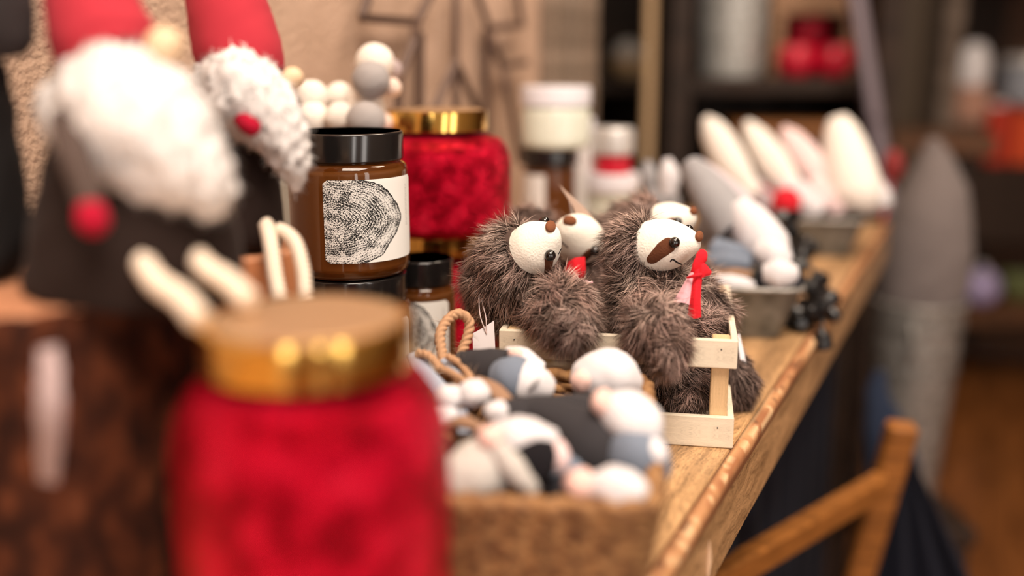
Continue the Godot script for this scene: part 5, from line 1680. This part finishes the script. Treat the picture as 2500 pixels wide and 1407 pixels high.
func background() -> void:
	# planks covering the end of the plaster wall
	for q in [[1.18, 1.235, 0.500, 0.52], [1.24, 1.29, 0.495, 0.52], [1.295, 1.34, 0.50, 0.52]]:
		var o := wall("trim_%d" % (1 + int((q[0] - 1.17) * 17.0)), "plank_wood", q[0], q[1], q[2], q[3], 0.0, 2.7)
	# rope hanging down at the shelf's left
	var b := Mb.new()
	b.col = Color(0.50, 0.34, 0.19)
	rope(b, [Vector3(0.2561, 1.3884, -1.9631), Vector3(0.2547, 1.155, -1.9089), Vector3(0.2502, 0.9361, -1.8581), Vector3(0.2457, 0.7756, -1.8209), Vector3(0.2434, 0.5713, -1.7735)], 0.010, 120, 3, 0.05, 12)
	tag(obj("hanging_rope", b, mats.rope), "thick tan rope hanging in front of dark shelves", "rope")
	# shelf unit facing the camera beyond the table
	var t := thing("shelf_unit", "dark wooden shelf unit standing beyond the table's far end", "shelf", Vector3(0.52, 0, -2.12), 0.0)
	bx("side_post", Vector3(0.044, 2.2, 0.35), Vector3(-0.198, 1.1, 0), mats.dark_wood, t)
	bx("side_post", Vector3(0.044, 2.2, 0.35), Vector3(0.198, 1.1, 0), mats.dark_wood, t)
	bx("back_panel", Vector3(0.39, 2.2, 0.02), Vector3(0, 1.1, -0.17), mats.dark_wood, t)
	for y in [0.12, 0.52, 0.9255, 1.45, 2.0]:
		bx("shelf_board", Vector3(0.352, 0.030, 0.34), Vector3(0, y, 0), mats.dark_wood, t)
	# metal side rail of a folding ladder shelf
	t = thing("ladder_rail", "grey mauve metal rail leaning against the shelf's right end", "rail", Vector3(0.7062, 0.8939, -1.9818))
	b = Mb.new()
	bar(b, Vector3(0.6139, 1.2707, -1.9768), Vector3(0.6701, 0.8618, -1.8614), 0.028)
	bar(b, Vector3(0.6701, 0.8618, -1.8614), Vector3(0.7302, 0.4254, -1.7397), 0.028)
	obj("rail", b, mat("mauve_metal", lin(0.16, 0.13, 0.15), 0.4, 0.5), t, true)
	b = Mb.new()
	bar(b, Vector3(0.7302, 0.4254, -1.7397), Vector3(0.7691, -0.169, -1.5607), 0.028)
	obj("foot", b, mats.mauve_metal, t, true)
	# left cupboard, dark, behind the rope
	t = thing("dark_cupboard", "dark cupboard in the alcove left of the shelf unit", "cupboard", Vector3(0.235, 0, -2.46), 0.0)
	bx("side_panel", Vector3(0.03, 2.3, 0.3), Vector3(-0.20, 1.15, 0), mats.dark_wood, t)
	bx("back_panel", Vector3(0.43, 2.3, 0.02), Vector3(0, 1.15, -0.14), mats.dark_wood, t)
	for y in [0.3, 0.915, 1.5]:
		bx("shelf_board", Vector3(0.395, 0.03, 0.26), Vector3(0.013, y, 0), mats.dark_wood, t)
	# little bowl with pale things
	t = thing("straw_bowl", "straw bowl of pale trinkets in the dark cupboard", "bowl", Vector3(0.2968, 0.9391, -2.4748))
	t.position.y = 0.930
	b = Mb.new()
	b.lathe([[0.03, 0.0], [0.045, 0.0], [0.058, 0.02], [0.064, 0.05], [0.061, 0.05], [0.052, 0.02], [0.001, 0.01]], 40)
	obj("bowl", b, mat("straw", lin(0.70, 0.48, 0.26), 0.9), t)
	for q in [[Vector3(-0.02, 0.06, 0.01), 0.03], [Vector3(0.03, 0.055, 0.0), 0.028], [Vector3(0.0, 0.05, -0.03), 0.03]]:
		b = Mb.new()
		ball(b, q[0], Vector3.ONE * q[1], 0.004, 40.0)
		obj("trinket", b, mats.cloth_cream, t)
	t = thing("clay_pot", "small tan pot beside the straw bowl in the dark cupboard", "pot", Vector3(0.3624, 0.9378, -2.4334))
	t.position.y = 0.930
	b = Mb.new()
	b.lathe([[0.012, 0.0], [0.018, 0.0], [0.023, 0.02], [0.022, 0.04], [0.016, 0.05], [0.013, 0.05], [0.012, 0.01], [0.001, 0.01]], 32)
	obj("body", b, mat("tan_clay", lin(0.62, 0.42, 0.25), 0.8), t)
	# bucket on the shelf
	t = thing("zinc_bucket", "galvanised bucket standing on the dark shelf board", "bucket", Vector3(0.4466, 0.939, -2.0846))
	t.position.y = 0.9405
	b = Mb.new()
	b.lathe([[0.05, 0.0], [0.060, 0.0], [0.062, 0.004], [0.066, 0.075], [0.068, 0.078], [0.066, 0.081], [0.067, 0.098], [0.069, 0.101], [0.067, 0.104], [0.068, 0.12], [0.070, 0.123], [0.068, 0.126], [0.074, 0.235], [0.078, 0.24], [0.075, 0.244], [0.071, 0.235], [0.057, 0.006], [0.001, 0.006]], 56)
	obj("bucket", b, mats.bright_zinc, t)
	b = Mb.new()
	soft(b, [Vector3(-0.076, 0.225, 0), Vector3(-0.06, 0.29, 0.02), Vector3(0, 0.33, 0.03), Vector3(0.06, 0.29, 0.02), Vector3(0.076, 0.225, 0)], [0.003, 0.003, 0.003, 0.003, 0.003], 8, 30)
	obj("handle", b, mats.zinc, t)
	# red glass votives and wooden frame
	for q in [[Vector3(0.5639, 0.9481, -2.0252), 0.0, "left red ribbed votive on the shelf board before wooden arch"], [Vector3(0.6356, 0.9481, -2.0252), 0.0, "right red ribbed votive on the shelf board before wooden arch"], [Vector3(0.6094, 0.9465, -2.1275), 0.062, "red votive raised behind the two lower ones"]]:
		t = thing("red_votive", q[2], "votive", q[0])
		t.position.y = 0.9405
		if q[1] > 0.0:
			b = Mb.new()
			b.lathe([[0.02, 0.0], [0.034, 0.0], [0.034, 0.058], [0.03, 0.06]], 32)
			obj("foot", b, mat("deep_red", lin(0.10, 0.004, 0.01), 0.4), t)
		b = Mb.new()
		var pr := []
		for y in [[0.018, 0.0], [0.030, 0.006], [0.037, 0.022], [0.038, 0.040], [0.033, 0.056], [0.026, 0.064], [0.024, 0.064], [0.022, 0.02], [0.001, 0.02]]:
			pr.append([y[0] * (1.15 if q[1] > 0.0 else 1.0), y[1] + q[1]])
		b.lathe(pr, 40)
		obj("glass", b, mat("votive_red", lin(0.55, 0.006, 0.03), 0.35), t)
	t = thing("wooden_arch", "peach coloured wooden arch behind the red votives", "ornament", Vector3(0.602, 0.9405, -2.06))
	bx("upright", Vector3(0.022, 0.16, 0.04), Vector3(-0.072, 0.08, 0), mats.peach_wood, t)
	bx("upright", Vector3(0.022, 0.16, 0.04), Vector3(0.072, 0.08, 0), mats.peach_wood, t)
	bx("crossbar", Vector3(0.175, 0.055, 0.045), Vector3(0.0, 0.150, 0), mats.peach_wood, t)
	bx("topper", Vector3(0.055, 0.05, 0.03), Vector3(0.01, 0.20, 0), mats.red_paint, t)
	# orange brown box below the shelf board
	t = thing("wooden_box", "orange brown wooden box under the shelf, behind cream hats", "box", Vector3(0.54, 0.536, -2.02))
	bx("box_body", Vector3(0.22, 0.30, 0.20), Vector3(0, 0.15, 0), mats.brown_wood, t)
	bx("lid", Vector3(0.23, 0.02, 0.212), Vector3(0, 0.31, 0), mats.chair_wood, t)
	# olive brown tall door behind
	t = thing("tall_cabinet", "tall olive brown cabinet between shelf unit and far shelves", "cabinet", Vector3(1.0808, 0.8034, -2.7821))
	t.position.y = 0.0
	bx("carcass", Vector3(0.24, 2.3, 0.3), Vector3(0, 1.15, -0.15), mat("olive", lin(0.075, 0.052, 0.032), 0.6), t)
	bx("door", Vector3(0.20, 2.1, 0.02), Vector3(-0.01, 1.15, 0.01), mats.olive, t)
	b = Mb.new()
	ball(b, Vector3(0.07, 1.15, 0.03), Vector3.ONE * 0.012)
	obj("knob", b, mats.gold_top, t)
	t = thing("grey_post", "slim grey post right of the olive cabinet", "post", Vector3(1.1235, 0.813, -2.6303))
	t.position.y = 0.0
	bx("shaft", Vector3(0.045, 2.6, 0.045), Vector3(0, 1.34, 0), mats.grey_wood, t)
	bx("base_block", Vector3(0.075, 0.05, 0.075), Vector3(0, 0.025, 0), mats.grey_wood, t)
	# small brown bench end behind the table
	t = thing("side_bench", "brown bench just past the table's far end", "bench", Vector3(0.9404, 0.7892, -2.3373))
	t.position.y = 0.0
	bx("seat_board", Vector3(0.30, 0.045, 0.22), Vector3(0, 0.79, 0), mats.brown_wood, t, deg_to_rad(-12))
	for q in [-0.1, 0.1]:
		bx("leg", Vector3(0.03, 0.765, 0.18), Vector3(q, 0.383, 0), mats.dark_wood, t, deg_to_rad(-12))
	# far right shelf with boxes, bottle
	t = thing("far_shelf", "brown wooden shelving at the far right with boxes", "shelf", Vector3(1.4938, 0.7873, -3.035))
	t.position.y = 0.0
	bx("back_panel", Vector3(0.80, 2.3, 0.02), Vector3(0.12, 1.15, -0.22), mats.dark_wood, t)
	bx("side_post", Vector3(0.04, 2.3, 0.40), Vector3(-0.27, 1.15, -0.02), mats.dark_wood, t)
	for q in [[1.22, "brown_wood"], [0.645, "dark_wood"], [0.24, "brown_wood"], [1.75, "dark_wood"]]:
		bx("shelf_board", Vector3(0.78, 0.06 if q[0] < 1.0 else 0.04, 0.42), Vector3(0.13, q[0], 0), mats[q[1]], t)
	bx("front_panel", Vector3(0.78, 0.16, 0.02), Vector3(0.13, 0.54, 0.2), mats.dark_wood, t)
	t = thing("white_bottle", "white bottle with peach label on the far shelf", "bottle", Vector3(1.3378, 0.6782, -2.9583))
	t.position.y = 0.676
	b = Mb.new()
	b.lathe([[0.02, 0.0], [0.04, 0.0], [0.042, 0.01], [0.042, 0.14], [0.038, 0.15]], 32)
	obj("base", b, mats.grey_wood, t)
	b = Mb.new()
	b.lathe([[0.044, 0.12], [0.052, 0.125], [0.052, 0.215], [0.044, 0.22]], 32)
	obj("sleeve", b, mat("peach", lin(0.50, 0.27, 0.19), 0.7), t)
	b = Mb.new()
	b.lathe([[0.03, 0.22], [0.042, 0.225], [0.046, 0.26], [0.040, 0.31], [0.026, 0.34], [0.01, 0.345]], 32)
	obj("cap", b, mat("bright_white", lin(0.88, 0.86, 0.88), 0.25), t)
	for k in 3:
		var bo := thing("orange_packet", ["orange red packet nearest the white bottle", "bright orange packet at the frame's right edge", "red packet behind the two orange ones"][k], "packet", Vector3(1.4119, 0.6813, -2.9282) + Vector3([0.0, 0.075, 0.04][k], 0, [0.0, 0.0, -0.10][k]))
		bo.position.y = 0.676
		bx("carton", Vector3(0.060, 0.165, 0.05), Vector3(0, 0.0825, 0), mat("packet_%d" % k, [lin(0.50, 0.035, 0.012), lin(0.72, 0.085, 0.02), lin(0.42, 0.02, 0.02)][k], 0.5), bo)
		bx("flap", Vector3(0.05, 0.012, 0.02), Vector3(0, 0.171, 0), mats.label_paper, bo)
	t = thing("blue_grey_tin", "blue grey tin on top of the orange packets", "tin", Vector3(1.448, 0.8744, -2.973))
	t.position = Vector3(Vector3(1.4119, 0.6813, -2.9282).x + 0.075, 0.676 + 0.178, Vector3(1.4119, 0.6813, -2.9282).z)
	b = Mb.new()
	b.lathe([[0.04, 0.0], [0.07, 0.0], [0.072, 0.004], [0.072, 0.10], [0.068, 0.104]], 36)
	obj("body", b, mat("blue_grey", lin(0.30, 0.33, 0.38), 0.45), t)
	b = Mb.new()
	b.lathe([[0.07, 0.105], [0.075, 0.106], [0.075, 0.125], [0.06, 0.13]], 36)
	obj("lid", b, mats.silver, t)
	# purple ball, green plant things on the low board
	t = thing("lilac_ball", "shiny lilac glass ball on the low brown board", "ball", Vector3(1.3665, 0.352, -2.8313))
	t.position.y = 0.27
	b = Mb.new()
	ball(b, Vector3(0, 0.055, 0), Vector3.ONE * 0.055, 0.0, 1.0, 28)
	obj("ball", b, mat("lilac", lin(0.42, 0.36, 0.60), 0.15), t)
	b = Mb.new()
	b.lathe([[0.01, 0.108], [0.014, 0.108], [0.014, 0.122], [0.01, 0.124]], 16)
	obj("cap", b, mats.silver, t)
	t = thing("green_bowl", "green bowl beside the lilac glass ball", "bowl", Vector3(1.5309, 0.3063, -2.9234))
	t.position.y = 0.27
	b = Mb.new()
	b.lathe([[0.02, 0.0], [0.035, 0.0], [0.06, 0.04], [0.065, 0.07], [0.06, 0.07], [0.05, 0.035], [0.001, 0.012]], 32)
	obj("body", b, mat("leaf_green", lin(0.17, 0.20, 0.075), 0.6), t)


func chair_and_bucket() -> void:
	# orange brown folding chair pushed under the table
	var t := thing("folding_chair", "orange brown wooden folding chair pushed against the table", "chair", Vector3(0.3841, 0.5506, -0.9475))
	t.position.y = 0.0
	var posts := [[Vector3(0.4009, 0.614, -0.9622), Vector3(0.378, 0.4067, -0.9962)], [Vector3(0.1481, 0.5791, -0.7282), Vector3(0.138, 0.4628, -0.7629)]]
	for q in posts:
		var b := Mb.new()
		var foot: Vector3 = q[1]
		var dir: Vector3 = (q[1] - q[0]).normalized()
		foot = q[0] + dir * ((q[0].y - 0.004) / -dir.y)
		bar(b, q[0], foot, 0.031, 0.020)
		obj("leg", b, mats.chair_wood, t, true)
	var b := Mb.new()
	bar(b, Vector3(0.3759, 0.5559, -0.9436), Vector3(0.144, 0.5609, -0.7189), 0.026, 0.019)
	obj("back_rail", b, mats.chair_wood, t, true)
	b = Mb.new()
	bar(b, Vector3(0.3446, 0.4105, -0.956), Vector3(0.1451, 0.4559, -0.7613), 0.024, 0.018)
	obj("stretcher", b, mats.chair_wood, t, true)
	# dark cloth hanging from the chair's far side
	b = Mb.new()
	var rows := []
	for j in 12:
		var row := PackedVector3Array()
		var a: Vector3 = Vector3(0.441, 0.5503, -1.0706).lerp(Vector3(0.39, 0.342, -1.0531), j / 11.0)
		var e: Vector3 = Vector3(0.4527, 0.548, -1.0701).lerp(Vector3(0.573, 0.3139, -1.0465), j / 11.0)
		for i in 26:
			var q := a.lerp(e, i / 25.0)
			row.append(q + Vector3(0, 0, 0.010 * sin(i * 0.9) * (0.3 + j / 12.0)))
		rows.append(row)
	for j in range(11, -1, -1):
		var r2 := PackedVector3Array()
		for q in rows[j]:
			r2.append(q - Vector3(0, 0, 0.003))
		rows.append(r2)
	b.loft(rows, false, false)
	tag(obj("dark_apron", b, mats.cloth_navy), "dark navy cloth hung behind the folding chair's post", "cloth")
	b = Mb.new()
	soft(b, [Vector3(0.5037, 0.5628, -1.2993), Vector3(0.4972, 0.5361, -1.2829), Vector3(0.4981, 0.4947, -1.2527), Vector3(0.5106, 0.4296, -1.2274), Vector3(0.5323, 0.3132, -1.2004)], [0.006, 0.016, 0.026, 0.034, 0.04], 24, 20, 0.006, 40.0, 0.5)
	tag(obj("denim_bag", b, mats.cloth_denim), "blue denim bundle between the tall bucket and the chair", "bag")
	# tall galvanised bucket with grey felt cone
	t = thing("florist_bucket", "tall galvanised flower bucket beyond the table's front edge", "bucket", Vector3(0.6423, 0.2556, -1.5258))
	var base := t.position
	t.position.y = 0.2565
	t.scale = Vector3.ONE * 1.1
	b = Mb.new()
	b.lathe([[0.03, 0.0], [0.042, 0.0], [0.044, 0.005], [0.058, 0.22], [0.061, 0.223], [0.0585, 0.227], [0.0595, 0.245], [0.0625, 0.248], [0.060, 0.252], [0.0615, 0.285], [0.0645, 0.288], [0.062, 0.292], [0.063, 0.315], [0.067, 0.318], [0.063, 0.322], [0.060, 0.315], [0.041, 0.01], [0.001, 0.01]], 56)
	obj("bucket", b, mats.zinc, t)
	b = Mb.new()
	soft(b, [Vector3(-0.03, 0.30, 0.054), Vector3(-0.03, 0.27, 0.068), Vector3(-0.03, 0.235, 0.051)], [0.003, 0.003, 0.003], 8, 16)
	obj("handle", b, mats.zinc, t)
	var g := thing("felt_cone", "grey felt cone tree standing in the tall bucket", "ornament", t.position + Vector3(0, 0.013, 0))
	g.scale = Vector3.ONE * 1.1
	b = Mb.new()
	soft(b, [Vector3(0, 0.0, 0), Vector3(0, 0.29, 0), Vector3(0.002, 0.34, 0), Vector3(0.004, 0.41, 0), Vector3(0.006, 0.47, 0), Vector3(0.0, 0.525, 0)], [0.034, 0.058, 0.062, 0.058, 0.042, 0.014], 32, 30, 0.003, 30.0)
	obj("cone", b, mats.felt_grey, g)
	b = Mb.new()
	ball(b, Vector3(0.0, 0.525, 0), Vector3.ONE * 0.013, 0.002, 80.0)
	obj("tip", b, mats.felt_grey, g)
	t = thing("dark_stool", "dark wooden stool under the tall galvanised bucket", "stool", Vector3(base.x, 0, base.z))
	bx("seat", Vector3(0.18, 0.03, 0.18), Vector3(0, 0.241, 0), mats.dark_wood, t)
	for q in 4:
		bx("leg", Vector3(0.026, 0.226, 0.026), Vector3((q % 2 - 0.5) * 0.14, 0.113, (q / 2 - 0.5) * 0.14), mats.dark_wood, t)
